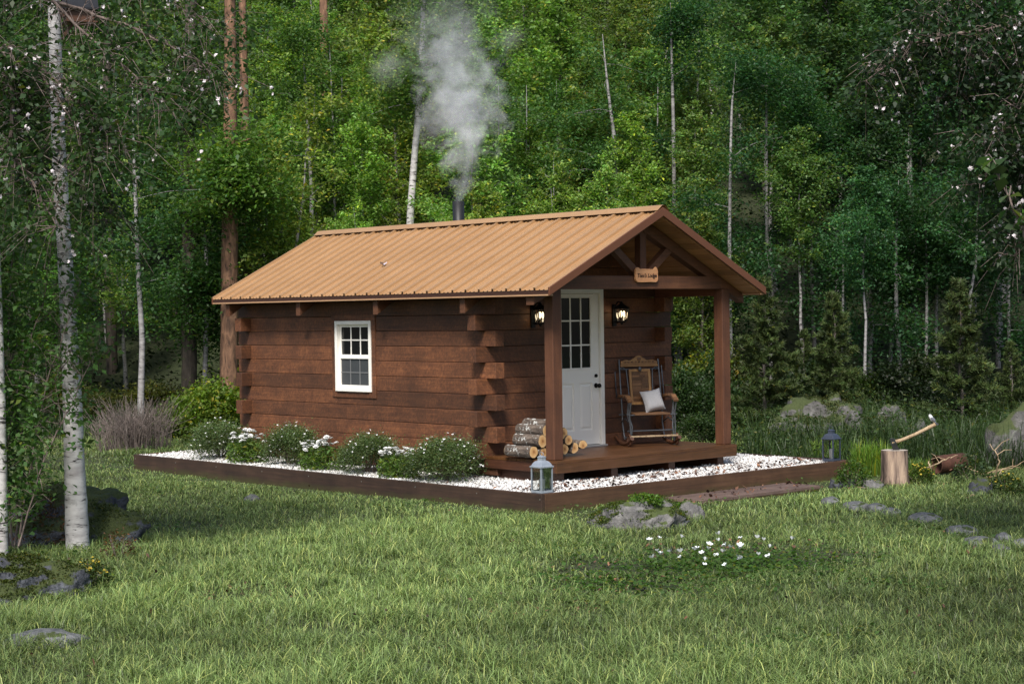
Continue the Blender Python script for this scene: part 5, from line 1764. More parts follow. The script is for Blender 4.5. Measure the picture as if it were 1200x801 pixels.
# small pale moth on the roof
mp_ = on(450, 330, 1, .42)
mz = Vector((mp_.x, .42, zt(.42) + .012))
moth = empty('butterfly', mz, 'tiny pale lilac butterfly resting on the metal roof', 'butterfly')
mb = MB(); mb.tube([(-.03, 0, .01), (.03, .0, .012)], [.006, .004], 6); part('body', mb, M['black'], moth, world=False)
for s_ in (-1, 1):
    mb = MB(); mb.add([(.0, 0, .012), (.035, s_ * .035, .05), (-.005, s_ * .06, .06), (-.04, s_ * .03, .035)], [(0, 1, 2, 3)]); part('wing', mb, plain('lilac_wing', (.5, .45, .52), .7, 0, 70, .5), moth, world=False)

# ------------------------------------------------------------------ rusty drum, sticks
M['rust'] = plain('rusty_steel', (.075, .03, .018), .85, .2, 14, .6, .5)
dc = at(1113, 556)
drum = empty('rusty_drum', dc, 'rusty open steel drum lying on its side in the weeds', 'drum')
ax = (rt0 * .93 + F2.to_3d() * .35); ax.z = .05; ax.normalize()
dl = .42; dr_ = .125
c0 = Vector((0, 0, dr_ + .03)) - ax * dl * .5
mb = MB()
n_ = 22
sid = ax.cross(Vector((0, 0, 1))).normalized(); upv = sid.cross(ax)
vs = []
prof_ = [(0, 1.0), (0, 1.04), (.02, 1.04), (.03, 1), (.32, 1), (.34, 1.03), (.36, 1), (.66, 1), (.68, 1.03), (.7, 1), (1, 1), (1, 0.02)]
prof_ = [(.97, .010), (.97, .95), (0.0, .95)] + prof_
for t, r_ in prof_:
    for k_ in range(n_):
        a = 6.283 * k_ / n_; rr = dr_ * r_ * (1 + .03 * math.sin(2 * a + 1))
        vs.append(c0 + ax * (dl * t) + sid * (math.cos(a) * rr) + upv * (math.sin(a) * rr))
mb.add(vs, [(i_ * n_ + k_, i_ * n_ + (k_ + 1) % n_, (i_ + 1) * n_ + (k_ + 1) % n_, (i_ + 1) * n_ + k_) for i_ in range(len(prof_) - 1) for k_ in range(n_)], True)
part('shell', mb, M['rust'], drum, world=False)


def stick(pxs, z_list, r0, label, d0=None, mat='stick', forks=2, seed=0):
    rd = random.Random(seed)
    c = at(pxs[0][0], pxs[0][1] + 4) if d0 is None else None
    P = []
    dref = depth_of(*at(*pxs[0]).xy) if d0 is None else d0
    for k_, (x, y) in enumerate(pxs):
        p = dp(x, y, dref + .12 * math.sin(k_ * 1.7 + seed))
        p.z = max(p.z, G + .02); P.append(p)
    root = empty('fallen_branch', P[0], label, 'branch', 'dry branches around the stump')
    Q = []
    for i_ in range(len(P) - 1):
        for k_ in range(4): Q.append(P[i_].lerp(P[i_ + 1], k_ / 4) + Vector((rd.gauss(0, .008), rd.gauss(0, .008), rd.gauss(0, .006))))
    Q.append(P[-1])
    mb = MB(); mb.tube(Q, [max(.004, r0 * (1 - .7 * i_ / len(Q))) for i_ in range(len(Q))], 7)
    for _ in range(forks):
        q_ = Q[rd.randint(2, len(Q) - 2)]; e_ = q_ + rt0 * rd.uniform(-.25, .3) + Vector((0, 0, rd.uniform(-.02, .2)))
        mb.tube([q_, q_.lerp(e_, .5) + Vector((0, 0, .03)), e_], [r0 * .5, r0 * .4, .003], 5)
    part('wood', mb, M[mat], root)


stick([(1060, 567), (1078, 571), (1092, 575), (1108, 568), (1140, 562), (1170, 556), (1180, 552)], None, .013, 'long pale dry branch lying right of the stump', seed=1)
stick([(1165, 560), (1172, 540), (1168, 530), (1160, 520)], None, .012, 'dry branch curving upward beside the right boulder', 22.2, seed=2)
stick([(1082, 549), (1098, 543), (1112, 536), (1122, 533)], None, .012, 'dry branch leaning across the mouth of the rusty drum', 22.6, seed=3)
stick([(932, 546), (943, 560), (952, 569)], None, .009, 'thin bent twig between the border board and the step', seed=4, forks=0)
stick([(968, 541), (985, 545), (996, 556), (994, 566), (997, 577)], None, .010, 'pale curling branch hanging over the stone by the step', seed=5, forks=1)
stick([(955, 545), (985, 548), (1010, 553), (1034, 552)], None, .011, 'dry branch behind the dark lantern running to the stump', seed=6)
stick([(1033, 574), (1018, 573), (1005, 570)], None, .010, 'short dry branch at the foot of the stump', seed=7, forks=1)
stick([(1123, 588), (1132, 583), (1142, 580)], None, .012, 'short stick lying in the grass right of the stump', seed=8, forks=0)
stick([(1091, 560), (1090, 545), (1089, 540)], None, .016, 'stubby broken branch standing before the rusty drum', 22.4, seed=9, forks=0)
stick([(1130, 545), (1150, 556), (1185, 548), (1200, 540)], None, .010, 'thin branch crossing the weeds near the right edge', 22.8, seed=10, forks=3)

# ------------------------------------------------------------------ border planting
box_t, box_f, cen = bush_proto(91, 1.12, .74, 17000, .034, (.13, .19, .075), stems=12, lumps=90, wid=.5, shell=.9)


def specks(name, C, s_, parent, mat, seed):
    rd = random.Random(seed); vs = []
    for c in C:
        c = Vector(c); ax_ = Vector((rd.gauss(0, .5), rd.gauss(0, .5), 1)).normalized(); u = ax_.orthogonal().normalized(); v_ = ax_.cross(u)
        for j_ in range(5):
            a = 6.283 * j_ / 5 + rd.random(); o_ = u * math.cos(a) + v_ * math.sin(a); q_ = ax_.cross(o_)
            vs += [c, c + o_ * s_ * .6 + q_ * s_ * .4, c + o_ * s_ + ax_ * s_ * .3, c + o_ * s_ * .6 - q_ * s_ * .4]
    vs = np.array([tuple(x) for x in vs]); nq = len(vs) // 4
    return link(name, npmesh(name, vs, np.arange(4 * nq), np.arange(nq) * 4), mat, parent, world=False)


def boxbush(px0, px1, ytop, ybase, label, seed):
    c = on((px0 + px1) / 2, ybase - 5, 1, -.56); c.z = -.28; d = depth_of(c.x, c.y)
    wd = (px1 - px0) / FPX * d; ht = (ybase - ytop) / FPX * d
    root = empty('flowering_shrub', c, label, 'shrub', 'round shrubs along the long wall', seed)
    root.scale = (wd * 1.08, wd * 1.0, ht / .8)
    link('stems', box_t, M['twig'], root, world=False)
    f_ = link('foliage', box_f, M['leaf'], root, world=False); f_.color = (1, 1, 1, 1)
    rg = np.random.default_rng(seed); n_ = 95
    a = rg.uniform(0, 6.28, n_); e = np.arcsin(rg.uniform(.1, 1, n_))
    C = np.stack([.5 * np.cos(a) * np.cos(e), .5 * np.sin(a) * np.cos(e), .13 + .6 * np.sin(e)], -1) * rg.uniform(.93, 1.06, (n_, 1))
    specks('blossoms', C, .02, root, M['petal'], seed)['kind'] = 'stuff'


boxbush(226, 288, 484, 536, 'leftmost round shrub with tiny white buds at the far cabin corner', 1)
boxbush(311, 373, 491, 547, 'round shrub with tiny white buds below and left of the window', 2)
boxbush(402, 466, 497, 552, 'round shrub with tiny white buds just right of the window', 3)
boxbush(483, 563, 502, 561, 'largest round shrub nearest the porch with tiny white buds', 4)


def flowerplant(px0, px1, ytop, ybase, label, seed):
    c = on((px0 + px1) / 2, ybase - 3, 1, -.7); c.z = -.28; d = depth_of(c.x, c.y)
    wd = (px1 - px0) / FPX * d; ht = (ybase - ytop) / FPX * d
    rd = random.Random(seed); rg = np.random.default_rng(seed)
    root = empty('flower_plant', c, label, 'flowers', 'white flowers between the round shrubs', seed * .7)
    mb = MB(); heads = []
    for k_ in range(34):
        a = rd.uniform(0, 6.28); rr = wd * .46 * math.sqrt(rd.random()); z = ht * rd.uniform(.72, .98) * (1 - .25 * (rr / wd * 2) ** 2)
        p = Vector((rr * math.cos(a), rr * math.sin(a), z)); heads.append(p)
        mb.tube([(p.x * .2, p.y * .2, 0), (p.x * .7, p.y * .7, z * .6), p], .003, 4, False)
    part('stems', mb, plain('green_stem', (.05, .09, .02), .6), root, world=False)
    n_ = 900
    a = rg.uniform(0, 6.28, n_); rr = wd * .5 * np.sqrt(rg.random(n_)); z = ht * rg.uniform(.05, .72, n_) * (1 - .3 * (rr / wd * 2) ** 2)
    C = np.stack([rr * np.cos(a), rr * np.sin(a), z], -1)
    link('leaves', leafmesh('leaves', leaves_np(C, .075, rg, .5, -.3, .3), leafcols(n_, (.12, .2, .045), rg, .3, .1)), M['leaf'], root, world=False)
    for p in heads:
        vs = []
        R_ = rd.uniform(.036, .05)
        ax_ = Vector((rd.gauss(0, .3), rd.gauss(0, .3), 1)).normalized(); u = ax_.orthogonal().normalized(); v_ = ax_.cross(u)
        for ring_ in range(3):
            for j_ in range(7):
                t_ = 6.283 * (j_ + ring_ * .4) / 7; o_ = u * math.cos(t_) + v_ * math.sin(t_); q_ = ax_.cross(o_); L = R_ * (1 - .25 * ring_); lift = .15 + .4 * ring_
                vs += [p, p + o_ * L * .6 + q_ * L * .33 + ax_ * L * lift * .8, p + o_ * L + ax_ * L * lift, p + o_ * L * .6 - q_ * L * .33 + ax_ * L * lift * .8]
        vs = np.array([tuple(x) for x in vs]); nq = len(vs) // 4
        link('flower_head', npmesh('flower_head', vs, np.arange(4 * nq), np.arange(nq) * 4), M['petal'], root, world=False)


flowerplant(266, 314, 504, 546, 'leftmost clump of white flowers between the first two round shrubs', 11)
flowerplant(350, 406, 508, 550, 'middle clump of white flowers below the window', 12)
flowerplant(442, 492, 518, 558, 'rightmost clump of white flowers beside the largest shrub', 13)

# ------------------------------------------------------------------ wild plants


def tuft(name, px, py, wpx, hpx, n_, L, wdt, col, label, cat='plant', seed=0, z=G, bend=.5, group=None):
    c = at(px, py, z); d = depth_of(c.x, c.y); rg = np.random.default_rng(seed + 900)
    wd = wpx / FPX * d; ht = hpx / FPX * d
    a = rg.uniform(0, 6.28, n_); rr = wd * .5 * np.sqrt(rg.random(n_))
    B_ = np.stack([rr * np.cos(a), rr * np.sin(a) * .6, np.zeros(n_)], -1)
    me = blades(name, B_, ht * rg.uniform(.6, 1.15, n_), np.full(n_, wdt), rg.uniform(.1, bend, n_), leafcols(n_, col, rg, .3, .1), rg)
    o = link(name, me, M['grass']); o.location = (c.x, c.y, z)
    return tag(o, label, cat, group)


def blades(name, B_, L, Wd, bend, cols, rg, z_up=1.0):
    n_ = len(B_)
    a = rg.uniform(0, 6.28, n_)
    dx = np.stack([np.cos(a), np.sin(a), np.zeros(n_)], -1)
    b = a + math.pi / 2 + rg.normal(0, .5, n_)
    sx_ = np.stack([np.cos(b), np.sin(b), np.zeros(n_)], -1)
    V = np.empty((n_, 7, 3), np.float32)
    for k_, t in enumerate((0, .42, .76)):
        p = B_ + dx * (L * bend * t * t)[:, None]
        p[:, 2] += L * (t - .42 * bend * t * t)
        w_ = (Wd * (1 - .55 * t))[:, None] * .5
        V[:, 2 * k_] = p - sx_ * w_; V[:, 2 * k_ + 1] = p + sx_ * w_
    p = B_ + dx * (L * bend)[:, None]; p[:, 2] += L * (1 - .55 * bend)
    V[:, 6] = p
    lp_ = np.array([0, 1, 3, 2, 2, 3, 5, 4, 4, 5, 6])
    loops = (lp_[None] + (np.arange(n_) * 7)[:, None]).ravel()
    st = (np.array([0, 4, 8])[None] + (np.arange(n_) * 11)[:, None]).ravel()
    c = np.repeat(cols[:, None, :], 7, 1) * np.array([.55, .55, .95, .95, 1.12, 1.12, 1.25])[None, :, None]
    return npmesh(name, V.reshape(-1, 3), loops, st, c.reshape(-1, 3), smooth=True)


tuft('bright_grass_tuft', 968, 546, 44, 34, 420, 1, .011, (.14, .24, .03), 'bright yellow green grass tuft left of the dark lantern', 'grass tuft', 1)
tuft('bright_grass_tuft', 1020, 556, 52, 44, 520, 1, .012, (.13, .23, .03), 'bright yellow green grass tuft between dark lantern and stump', 'grass tuft', 2)
tuft('bright_grass_tuft', 1076, 560, 40, 26, 260, 1, .010, (.1, .18, .03), 'bright grass tuft just right of the stump', 'grass tuft', 3)


def herb(name, px, py, wpx, hpx, n_, ls, col, label, seed, flowers=0, fm=None, cat='plant', z=G, wid=.5):
    c = at(px, py, z); d = depth_of(c.x, c.y); wd = wpx / FPX * d; ht = hpx / FPX * d
    rg = np.random.default_rng(seed + 500)
    root = empty(name, c, label, cat)
    a = rg.uniform(0, 6.28, n_); e = np.arcsin(rg.uniform(0, 1, n_)); r_ = rg.uniform(.5, 1, n_) ** .5
    C = np.stack([wd * .5 * r_ * np.cos(a) * np.cos(e), wd * .35 * r_ * np.sin(a) * np.cos(e), ht * r_ * np.sin(e) + .01], -1) + rg.normal(0, .02, (n_, 3))
    link('leaves', leafmesh('leaves', leaves_np(C, ls, rg, .4, 0, wid), leafcols(n_, col, rg, .35, .1)), M['leaf'], root, world=False)
    mb = MB()
    for k_ in range(14):
        j_ = rg.integers(0, n_); mb.tube([(C[j_, 0] * .2, C[j_, 1] * .2, -.02), tuple(C[j_])], .003, 3, False)
    part('stems', mb, M['twig'], root, world=False)
    if flowers:
        top = C[np.argsort(-C[:, 2])[:n_ // 2]]
        F_ = top[rg.integers(0, len(top), flowers)] + np.array([0, 0, .02])
        for q_ in F_[:45]: specks('flower_head', [q_], .016, root, fm, int(abs(q_[0]) * 9999))


herb('yellow_wildflowers', 108, 692, 66, 34, 900, .035, (.05, .085, .022), 'small yellow flowered plant in the lawn below the foreground birch', 1, 90, M['yellow'], 'wildflower')
herb('yellow_wildflowers', 1079, 568, 34, 24, 700, .04, (.07, .12, .02), 'yellow flowered plant right beside the chopping stump', 2, 60, M['yellow'], 'wildflower')
herb('yellow_wildflowers', 1180, 582, 60, 26, 1100, .04, (.05, .085, .02), 'yellow flowered plant near the right edge by the dark stone', 3, 80, M['yellow'], 'wildflower')
herb('rusty_fern', 55, 640, 120, 58, 650, .06, (.085, .05, .025), 'withered reddish brown fern at the foot of the mossy rock', 4, cat='fern', wid=.35)
herb('leafy_herb', 1000, 572, 50, 34, 900, .045, (.07, .14, .025), 'fresh green herb over the stone at the end of the plank step', 5)
herb('leafy_herb', 756, 590, 44, 9, 900, .035, (.085, .17, .02), 'bright green tuft growing on top of the granite boulder', 6, z=-.24)
herb('leafy_herb', 802, 606, 30, 18, 600, .035, (.085, .17, .02), 'bright green tuft right of the granite boulder', 7)
herb('leafy_herb', 140, 660, 60, 40, 260, .045, (.1, .06, .03), 'sparse reddish weed beside the foreground birch foot', 8, wid=.3)
herb('leafy_herb', 1140, 568, 56, 36, 650, .05, (.05, .085, .03), 'grey green weeds growing over the rusty drum', 9)

# white flowers in the lawn
flw = [(262, 178), (285, 202), (317, 207), (325, 172), (340, 213), (354, 218), (375, 209), (390, 237), (403, 183), (401, 199), (398, 216), (433, 211), (437, 178), (454, 198), (470, 192), (474, 205), (480, 222), (467, 242), (488, 196), (493, 175), (524, 170), (540, 177), (529, 212), (551, 199), (573, 226), (613, 181)]
flw += [(random.gauss(450, 100), random.gauss(202, 20)) for _ in range(9)]
flp = None
for k_, (x, y) in enumerate(flw):
    px, py = 640 + x / 2.143, 560 + y / 2.143
    c = at(px, py + 3)
    if flp is None:
        flp = empty('white_flower', (c.x, c.y, G), 'single white five petalled flower low in the lawn patch', 'flower', 'white flowers dotted in the lawn patch')
        mb = MB(); mb.tube([(0, 0, 0), (.006, 0, .05), (0, 0, .095)], .0025, 5); part('stem', mb, plain('flower_stem', (.06, .11, .02), .6), flp, world=False)
        mb = MB()
        for j_ in range(5):
            a = 6.283 * j_ / 5; ca, sa = math.cos(a), math.sin(a)
            f2 = lambda r_, w_, z: (r_ * ca - w_ * sa, r_ * sa + w_ * ca, z)
            mb.add([f2(.004, 0, .094), f2(.03, .024, .108), f2(.05, .014, .116), f2(.05, -.014, .116), f2(.03, -.024, .108)], [(0, 1, 2, 3, 4)], True)
        part('petals', mb, plain('cool_white_petal', (.72, .76, .78), .6), flp, world=False)
        mb = MB(); mb.ball((0, 0, .1), (.008, .008, .006), 8, 5); part('flower_centre', mb, M['yellow'], flp, world=False)
        mb = MB()
        for j_ in range(4):
            a = 1.57 * j_ + .4; ca, sa = math.cos(a), math.sin(a)
            mb.add([(0, 0, .010), (.03 * ca - .018 * sa, .03 * sa + .018 * ca, .045), (.065 * ca, .065 * sa, .04), (.03 * ca + .018 * sa, .03 * sa - .018 * ca, .045)], [(0, 1, 2, 3)])
        part('leaves', mb, plain('flower_leaf', (.06, .12, .025), .5), flp, world=False)
        flp.rotation_euler = (.2, .1, 0); flp.scale = (.6, .6, 1.15)
    else:
        o = dup(flp, (c.x, c.y, G), random.uniform(0, 6), (random.uniform(.4, .65),) * 2 + (random.uniform(.9, 1.4),))
        o.rotation_euler = (random.uniform(-.5, .5), random.uniform(-.5, .5), random.uniform(0, 6))

# ------------------------------------------------------------------ bare soil patches, ground cover, lawn grass
patches = [(at(705, 668), .6, 1), (at(750, 690), .6, .9), (at(935, 650), .9, .9), (at(690, 690), .5, .8), (at(800, 645), .5, .7), (at(880, 640), .5, .6), (at(300, 700), .5, .5), (at(640, 720), .45, .4)]


def patch_w(x, y):
    w_ = np.zeros_like(x)
    for (c, r_, k_) in patches:
        w_ = np.maximum(w_, k_ * np.exp(-(((x - c.x) ** 2 + (y - c.y) ** 2) / r_ ** 2) ** 1.3))
    return w_


pts = []
for (c, r_, k_) in patches:
    for _ in range(70):
        a = random.uniform(0, 6.28); q_ = r_ * math.sqrt(random.random()); x = c.x + q_ * math.cos(a); y = c.y + q_ * math.sin(a); pts.append((x, y, gzf(x, y) + .02))
litter('leaf_litter', pts, .02, .05, 'brown dead leaves on the bare soil around the lawn flowers', .5)
rg = np.random.default_rng(77)
n_ = 2600
cc_ = at(860, 665); ce = at(700, 690)
C = np.concatenate([np.stack([rg.normal(cc_.x, .55, n_), rg.normal(cc_.y, .55, n_)], -1), np.stack([rg.normal(ce.x, .4, 900), rg.normal(ce.y, .4, 900)], -1)])
C = np.concatenate([C, (gz(C[:, 0], C[:, 1]) + rg.uniform(.01, .08, len(C)))[:, None]], 1)
o = link('ground_cover', leafmesh('ground_cover', leaves_np(C, .045, rg, 1.4, 0, .75), leafcols(len(C), (.065, .13, .026), rg, .3, .08)), M['leaf'])
tag(o, 'low round leaved weeds around the white lawn flowers', 'ground cover', kind='stuff')

BB = []


def grass_field(n_, d0, d1, pw, margin=1.6, seed=0):
    rg = np.random.default_rng(seed)
    d = d0 + (d1 - d0) * rg.random(n_) ** pw
    half = .305 * d + margin
    s_ = rg.uniform(-1, 1, n_) * half
    x = CAM.x + F2.x * d + R2.x * s_; y = CAM.y + F2.y * d + R2.y * s_
    keep = ~((x > FU - FL - .02) & (x < FU + .012) & (y > FV0 - .012) & (y < FV1 + .02))
    keep &= ~((x > SU0 - .01) & (x < SU1 + .012) & (y > SV0 - .01) & (y < SV1 + .01))
    keep &= rg.random(n_) > patch_w(x, y) * .95
    big = vn(x, y, .55)
    keep &= rg.random(n_) < .55 + .9 * big
    for (fx, fy, w_, _l) in FS:
        c = at(fx, fy); r_ = w_ / FPX * depth_of(c.x, c.y) * .5
        keep &= ((x - c.x) ** 2 + (y - c.y) ** 2) > (r_ * 1.25) ** 2
    return x[keep], y[keep], d[keep], s_[keep], rg


cols_all = []; Ball = []; Lall = []; Wall = []; Bd = []
for (n_, d0, d1, L0, L1, wd, sdn) in ((125000, 9.2, 13.5, .08, .21, .006, 1), (135000, 13.5, 18.5, .07, .18, .007, 2), (140000, 18.5, 25, .06, .14, .0085, 3), (95000, 25, 34.5, .06, .16, .012, 4)):
    x, y, d, s_, rg = grass_field(int(n_ * 1.3), d0, d1, 1, 3.6, sdn)
    m_ = len(x)
    clump = vn(x, y, .28); big = vn(x, y, 1.7); huge = vn(x, y, 4.2)
    L = (L0 + (L1 - L0) * clump) * rg.uniform(.6, 1.25, m_) * (.75 + .5 * big)
    tall = rg.random(m_) < .03; L[tall] *= 1.5
    edge_d = np.minimum(np.maximum(np.abs(y - FV0), 0) + np.where(x > FU + .1, 9, 0), np.where((y > FV0 - .3), np.abs(x - (FU + .4)), 9))
    L *= np.clip(.35 + edge_d * .7, .35, 1)
    fc = at(855, 663); L *= 1 - .6 * np.exp(-(((x - fc.x) * R2.x + (y - fc.y) * R2.y) / 1.1) ** 2 - (((x - fc.x) * F2.x + (y - fc.y) * F2.y) / .75) ** 2)
    L *= 1 - .5 * patch_w(x, y)
    col = np.array([.162, .235, .076])[None] * (.6 + .55 * big + .35 * huge)[:, None] * rg.uniform(.5, 1.45, (m_, 1))
    yl = rg.random(m_) < .2
    col[yl] *= np.array([1.9, 1.5, 1.5])
    dk = rg.random(m_) < .2
    col[dk] *= .45
    # tree shade on both flanks is painted in: blade colour darkens outward
    flank_shade = np.clip((np.abs(s_ / d) - .2) / .1, 0, 1)
    col *= (1 - .25 * flank_shade[:, None]) * np.array([1, 1, 1])
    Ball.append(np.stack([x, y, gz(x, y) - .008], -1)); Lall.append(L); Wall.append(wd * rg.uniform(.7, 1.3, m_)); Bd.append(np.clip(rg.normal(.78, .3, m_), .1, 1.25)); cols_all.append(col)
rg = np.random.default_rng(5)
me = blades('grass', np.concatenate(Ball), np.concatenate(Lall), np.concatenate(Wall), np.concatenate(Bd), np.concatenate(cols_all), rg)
go = link('grass', me, M['grass']); tag(go, 'unmown green lawn grass covering the clearing', 'grass', kind='stuff')

# broad leaved weeds and stray dead leaves in the lawn
rg = np.random.default_rng(15)
n_ = 26000
d = rg.uniform(9.5, 31, n_); s_ = rg.uniform(-.33, .33, n_) * d
x = CAM.x + F2.x * d + R2.x * s_; y = CAM.y + F2.y * d + R2.y * s_
keep = ~((x > FU - FL - .05) & (x < FU + .05) & (y > FV0 - .05) & (y < FV1 + .05)) & ~((x > SU0 - .05) & (x < SU1 + .05) & (y > SV0) & (y < SV1)) & (vn(x + 40, y, .75) * vn(x, y + 30, 2.2) > .34)
x, y, d = x[keep], y[keep], d[keep]; n_ = len(x)
C = np.stack([x, y, gz(x, y) + rg.uniform(.03, .11, n_)], -1)
o = link('lawn_weeds', leafmesh('lawn_weeds', leaves_np(C, .042, rg, 1.2, 0, .75), leafcols(n_, (.075, .135, .035), rg, .35, .1)), M['leaf'])
tag(o, 'low clover and broad leaved weeds in patches through the lawn', 'weeds', kind='stuff')
pts = []
while len(pts) < 260:
    d = random.uniform(9.5, 28); s_ = random.uniform(-.31, .31) * d; x, y = sd(s_, d)
    if FU - FL - .1 < x < FU + .1 and FV0 - .1 < y < FV1 + .1: continue
    pts.append((x, y, gzf(x, y) + random.uniform(.04, .1)))
litter('lawn_leaves', pts, .02, .05, 'stray dead brown leaves lying in the lawn', .5)

# tall meadow grass and weeds between lawn and wood
rg = np.random.default_rng(6)
n_ = 90000
d = rg.uniform(23.5, 36, n_); s_ = rg.uniform(-.46, .46, n_) * d
x = CAM.x + F2.x * d + R2.x * s_; y = CAM.y + F2.y * d + R2.y * s_
rightside = (s_ / d > .135) & ((y > FV1 + .1) | (x > FU + .35)) & (rg.random(n_) < .95)
back = (d > 32.5)
keep = (rightside | back) & ~((x > FU - FL) & (x < FU + .03) & (y > FV0) & (y < FV1 + .05))
keep &= ~((x > 0) & (y < FV1 - .3) & (d < 24.3))
x, y, d, s_ = x[keep], y[keep], d[keep], s_[keep]; m_ = len(x)
L = rg.uniform(.25, .7, m_) * (.5 + .9 * vn(x, y, .8))
col = np.array([.034, .064, .018])[None] * rg.uniform(.6, 1.35, (m_, 1)) * (.7 + .6 * vn(x, y, 1.1))[:, None]
yl = rg.random(m_) < .08; col[yl] *= np.array([2, 1.6, 1.3])
me = blades('undergrowth', np.stack([x, y, gz(x, y) - .02], -1), L, rg.uniform(.008, .016, m_), np.clip(rg.normal(.4, .22, m_), .05, 1), col, rg)
o = link('undergrowth', me, M['grass']); tag(o, 'tall wild grass and weeds along the edge of the wood', 'undergrowth', kind='stuff')

# leaf litter and low growth on the forest floor
n_ = 26000
rg = np.random.default_rng(9)
d = rg.uniform(24, 34, n_); s_ = rg.uniform(.12, .37, n_) * d
x = CAM.x + F2.x * d + R2.x * s_; y = CAM.y + F2.y * d + R2.y * s_
keep = ~((x > FU - FL) & (x < FU + .1) & (y > FV0) & (y < FV1 + .1)) & (vn(x, y, .7) > .36)
x, y = x[keep], y[keep]; n_ = len(x)
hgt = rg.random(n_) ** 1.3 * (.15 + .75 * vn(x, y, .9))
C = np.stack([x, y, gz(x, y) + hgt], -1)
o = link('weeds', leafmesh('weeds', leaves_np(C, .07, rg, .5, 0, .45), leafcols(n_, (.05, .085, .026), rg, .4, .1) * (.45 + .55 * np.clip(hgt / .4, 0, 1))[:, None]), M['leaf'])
tag(o, 'leafy green weeds among the boulders right of the cabin', 'weeds', kind='stuff')
n_ = 60000
rg = np.random.default_rng(8)
d = 33.5 + 40 * rg.random(n_) ** 1.6; s_ = rg.uniform(-.46, .46, n_) * d
x = CAM.x + F2.x * d + R2.x * s_; y = CAM.y + F2.y * d + R2.y * s_
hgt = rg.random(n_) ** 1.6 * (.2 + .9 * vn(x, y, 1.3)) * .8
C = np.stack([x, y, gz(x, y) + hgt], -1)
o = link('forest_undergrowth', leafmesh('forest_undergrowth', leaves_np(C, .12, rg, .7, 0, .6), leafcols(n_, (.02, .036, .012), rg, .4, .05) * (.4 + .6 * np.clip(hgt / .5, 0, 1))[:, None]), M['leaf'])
tag(o, 'low leafy growth covering the forest floor', 'undergrowth', kind='stuff')

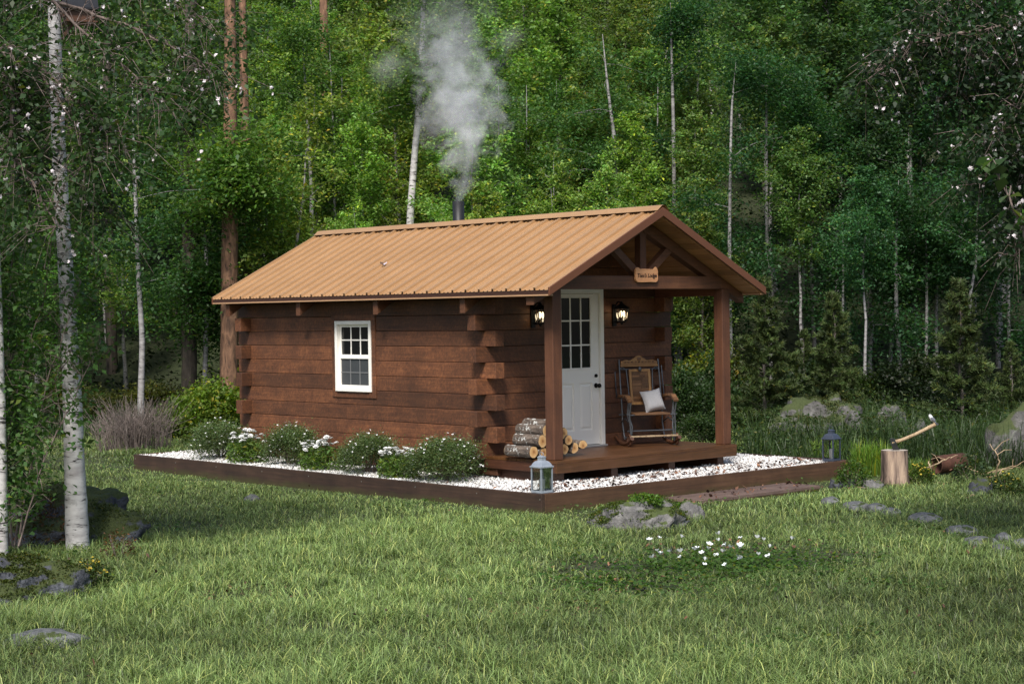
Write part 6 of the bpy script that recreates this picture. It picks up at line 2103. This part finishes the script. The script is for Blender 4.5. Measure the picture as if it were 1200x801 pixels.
# ------------------------------------------------------------------ smoke
def smoke_plume():
    mb = MB(); n_ = 20; vs = []
    Z = [0, .15, .35, .6, .9, 1.2, 1.6, 2.0, 2.4, 2.8, 3.2]
    for i_, z in enumerate(Z):
        r_ = min(.1 + .62 * z, 1.05) * (1 if i_ not in (0,) else .9)
        for k_ in range(n_):
            a = 6.283 * k_ / n_; q_ = r_ * (1 + .08 * math.sin(3 * a + z * 4))
            vs.append((.12 * math.sin(z * 1.6) + q_ * math.cos(a), q_ * math.sin(a), z))
    mb.add(vs, [(i_ * n_ + k_, i_ * n_ + (k_ + 1) % n_, (i_ + 1) * n_ + (k_ + 1) % n_, (i_ + 1) * n_ + k_) for i_ in range(len(Z) - 1) for k_ in range(n_)], True)
    mb.add(vs[:n_], [tuple(range(n_))[::-1]]); mb.add(vs[-n_:], [tuple(range(n_))])
    m = bpy.data.materials.new('smoke_volume'); m.use_nodes = True; nt = m.node_tree; nt.nodes.clear(); L = nt.links.new
    out = N(nt, 'ShaderNodeOutputMaterial'); pv = N(nt, 'ShaderNodeVolumePrincipled'); L(pv.outputs[0], out.inputs['Volume'])
    pv.inputs['Color'].default_value = (.92, .95, 1, 1); pv.inputs['Anisotropy'].default_value = 0
    tc = N(nt, 'ShaderNodeTexCoord')
    # warp the coordinates so the column billows
    nz = N(nt, 'ShaderNodeTexNoise', i_Scale=1.5, i_Detail=3.0); L(tc.outputs['Object'], nz.inputs['Vector'])
    sb = N(nt, 'ShaderNodeVectorMath', operation='SUBTRACT'); L(nz.outputs['Color'], sb.inputs[0]); sb.inputs[1].default_value = (.5, .5, .5)
    sc_ = N(nt, 'ShaderNodeVectorMath', operation='SCALE'); L(sb.outputs[0], sc_.inputs[0]); sc_.inputs['Scale'].default_value = .9
    sx0 = N(nt, 'ShaderNodeSeparateXYZ'); L(tc.outputs['Object'], sx0.inputs[0])
    zr_ = N(nt, 'ShaderNodeMapRange'); L(sx0.outputs[2], zr_.inputs[0]); zr_.inputs[1].default_value = 0; zr_.inputs[2].default_value = .8; zr_.inputs[3].default_value = .05; zr_.inputs[4].default_value = .9
    L(zr_.outputs[0], sc_.inputs['Scale'])
    ad = N(nt, 'ShaderNodeVectorMath', operation='ADD'); L(tc.outputs['Object'], ad.inputs[0]); L(sc_.outputs[0], ad.inputs[1])
    sx = N(nt, 'ShaderNodeSeparateXYZ'); L(ad.outputs[0], sx.inputs[0])
    sway = math_(nt, 'MULTIPLY', math_(nt, 'SINE', math_(nt, 'MULTIPLY', sx.outputs[2], 1.6)), .12)
    dx = math_(nt, 'SUBTRACT', sx.outputs[0], sway)
    rho = math_(nt, 'SQRT', math_(nt, 'ADD', math_(nt, 'POWER', dx, 2), math_(nt, 'POWER', sx.outputs[1], 2)))
    Rr = math_(nt, 'MINIMUM', math_(nt, 'ADD', math_(nt, 'MULTIPLY', sx0.outputs[2], .46), .1), .66)
    fall = math_(nt, 'SUBTRACT', 1.0, math_(nt, 'DIVIDE', rho, Rr))
    n2 = N(nt, 'ShaderNodeTexNoise', i_Scale=3.6, i_Detail=6.0, i_Roughness=.62); L(ad.outputs[0], n2.inputs['Vector'])
    den = math_(nt, 'ADD', fall, math_(nt, 'MULTIPLY', math_(nt, 'SUBTRACT', n2.outputs['Fac'], .54), 4.2))
    den = math_(nt, 'MULTIPLY', den, 1.0, True)
    fade = N(nt, 'ShaderNodeMapRange'); L(sx0.outputs[2], fade.inputs[0]); fade.inputs[1].default_value = .2; fade.inputs[2].default_value = 3.0; fade.inputs[3].default_value = 2.7; fade.inputs[4].default_value = .5
    edge = N(nt, 'ShaderNodeMapRange'); L(sx0.outputs[2], edge.inputs[0]); edge.inputs[1].default_value = 2.4; edge.inputs[2].default_value = 3.2; edge.inputs[3].default_value = 1; edge.inputs[4].default_value = 0
    L(math_(nt, 'MULTIPLY', math_(nt, 'MULTIPLY', den, fade.outputs[0]), edge.outputs[0]), pv.inputs['Density'])
    o = part('smoke', mb, m)
    o.location = (CHIM.x, CHIM.y, CHIM.z - .02)
    o.rotation_euler = (0, 0, R(40))
    for (wx, wy, wr) in ((454, 78, .5), (601, 44, .3)):
        m2 = bpy.data.materials.new('smoke_wisp'); m2.use_nodes = True; n2t = m2.node_tree; n2t.nodes.clear()
        ou = N(n2t, 'ShaderNodeOutputMaterial'); p2 = N(n2t, 'ShaderNodeVolumePrincipled'); n2t.links.new(p2.outputs[0], ou.inputs['Volume'])
        p2.inputs['Color'].default_value = (.97, .975, .985, 1)
        t2 = N(n2t, 'ShaderNodeTexCoord'); ln = N(n2t, 'ShaderNodeVectorMath', operation='LENGTH'); n2t.links.new(t2.outputs['Object'], ln.inputs[0])
        fl = math_(n2t, 'SUBTRACT', .85, math_(n2t, 'DIVIDE', ln.outputs['Value'], wr))
        nz2 = N(n2t, 'ShaderNodeTexNoise', i_Scale=4.5, i_Detail=6.0, i_Roughness=.62); n2t.links.new(t2.outputs['Object'], nz2.inputs['Vector'])
        dn = math_(n2t, 'MULTIPLY', math_(n2t, 'ADD', fl, math_(n2t, 'MULTIPLY', math_(n2t, 'SUBTRACT', nz2.outputs['Fac'], .5), 4.0)), 1.0, True)
        n2t.links.new(math_(n2t, 'MULTIPLY', math_(n2t, 'MULTIPLY', dn, math_(n2t, 'MULTIPLY', fl, 1.2, True)), .95), p2.inputs['Density'])
        mb2 = MB(); mb2.ball((0, 0, 0), wr, 16, 10)
        wo = part('wisp', mb2, m2, o, world=False)
        wp = on(wx, wy, 1, CHIM.y); wo.matrix_parent_inverse = Matrix.Identity(4)
        wo.location = Matrix.Rotation(-R(40), 3, 'Z') @ (wp - Vector(o.location))
        wo['kind'] = 'stuff'
    tag(o, 'pale grey smoke drifting up from the black stove pipe', 'smoke', kind='stuff')


smoke_plume()

# ------------------------------------------------------------------ render settings
scene.render.engine = 'CYCLES'
scene.view_settings.view_transform = 'Standard'; scene.view_settings.look = 'None'; scene.view_settings.exposure = 0; scene.view_settings.gamma = 1
cy = scene.cycles
cy.use_denoising = True
try:
    cy.denoiser = 'OPENIMAGEDENOISE'; cy.denoising_prefilter = 'NONE'; cy.denoising_input_passes = 'RGB_ALBEDO_NORMAL'
except Exception:
    pass
cy.max_bounces = 6; cy.diffuse_bounces = 3; cy.glossy_bounces = 2; cy.transmission_bounces = 4; cy.transparent_max_bounces = 8; cy.volume_bounces = 3
cy.volume_step_rate = .35; cy.volume_max_steps = 256
cy.caustics_reflective = False; cy.caustics_refractive = False
cy.use_adaptive_sampling = False
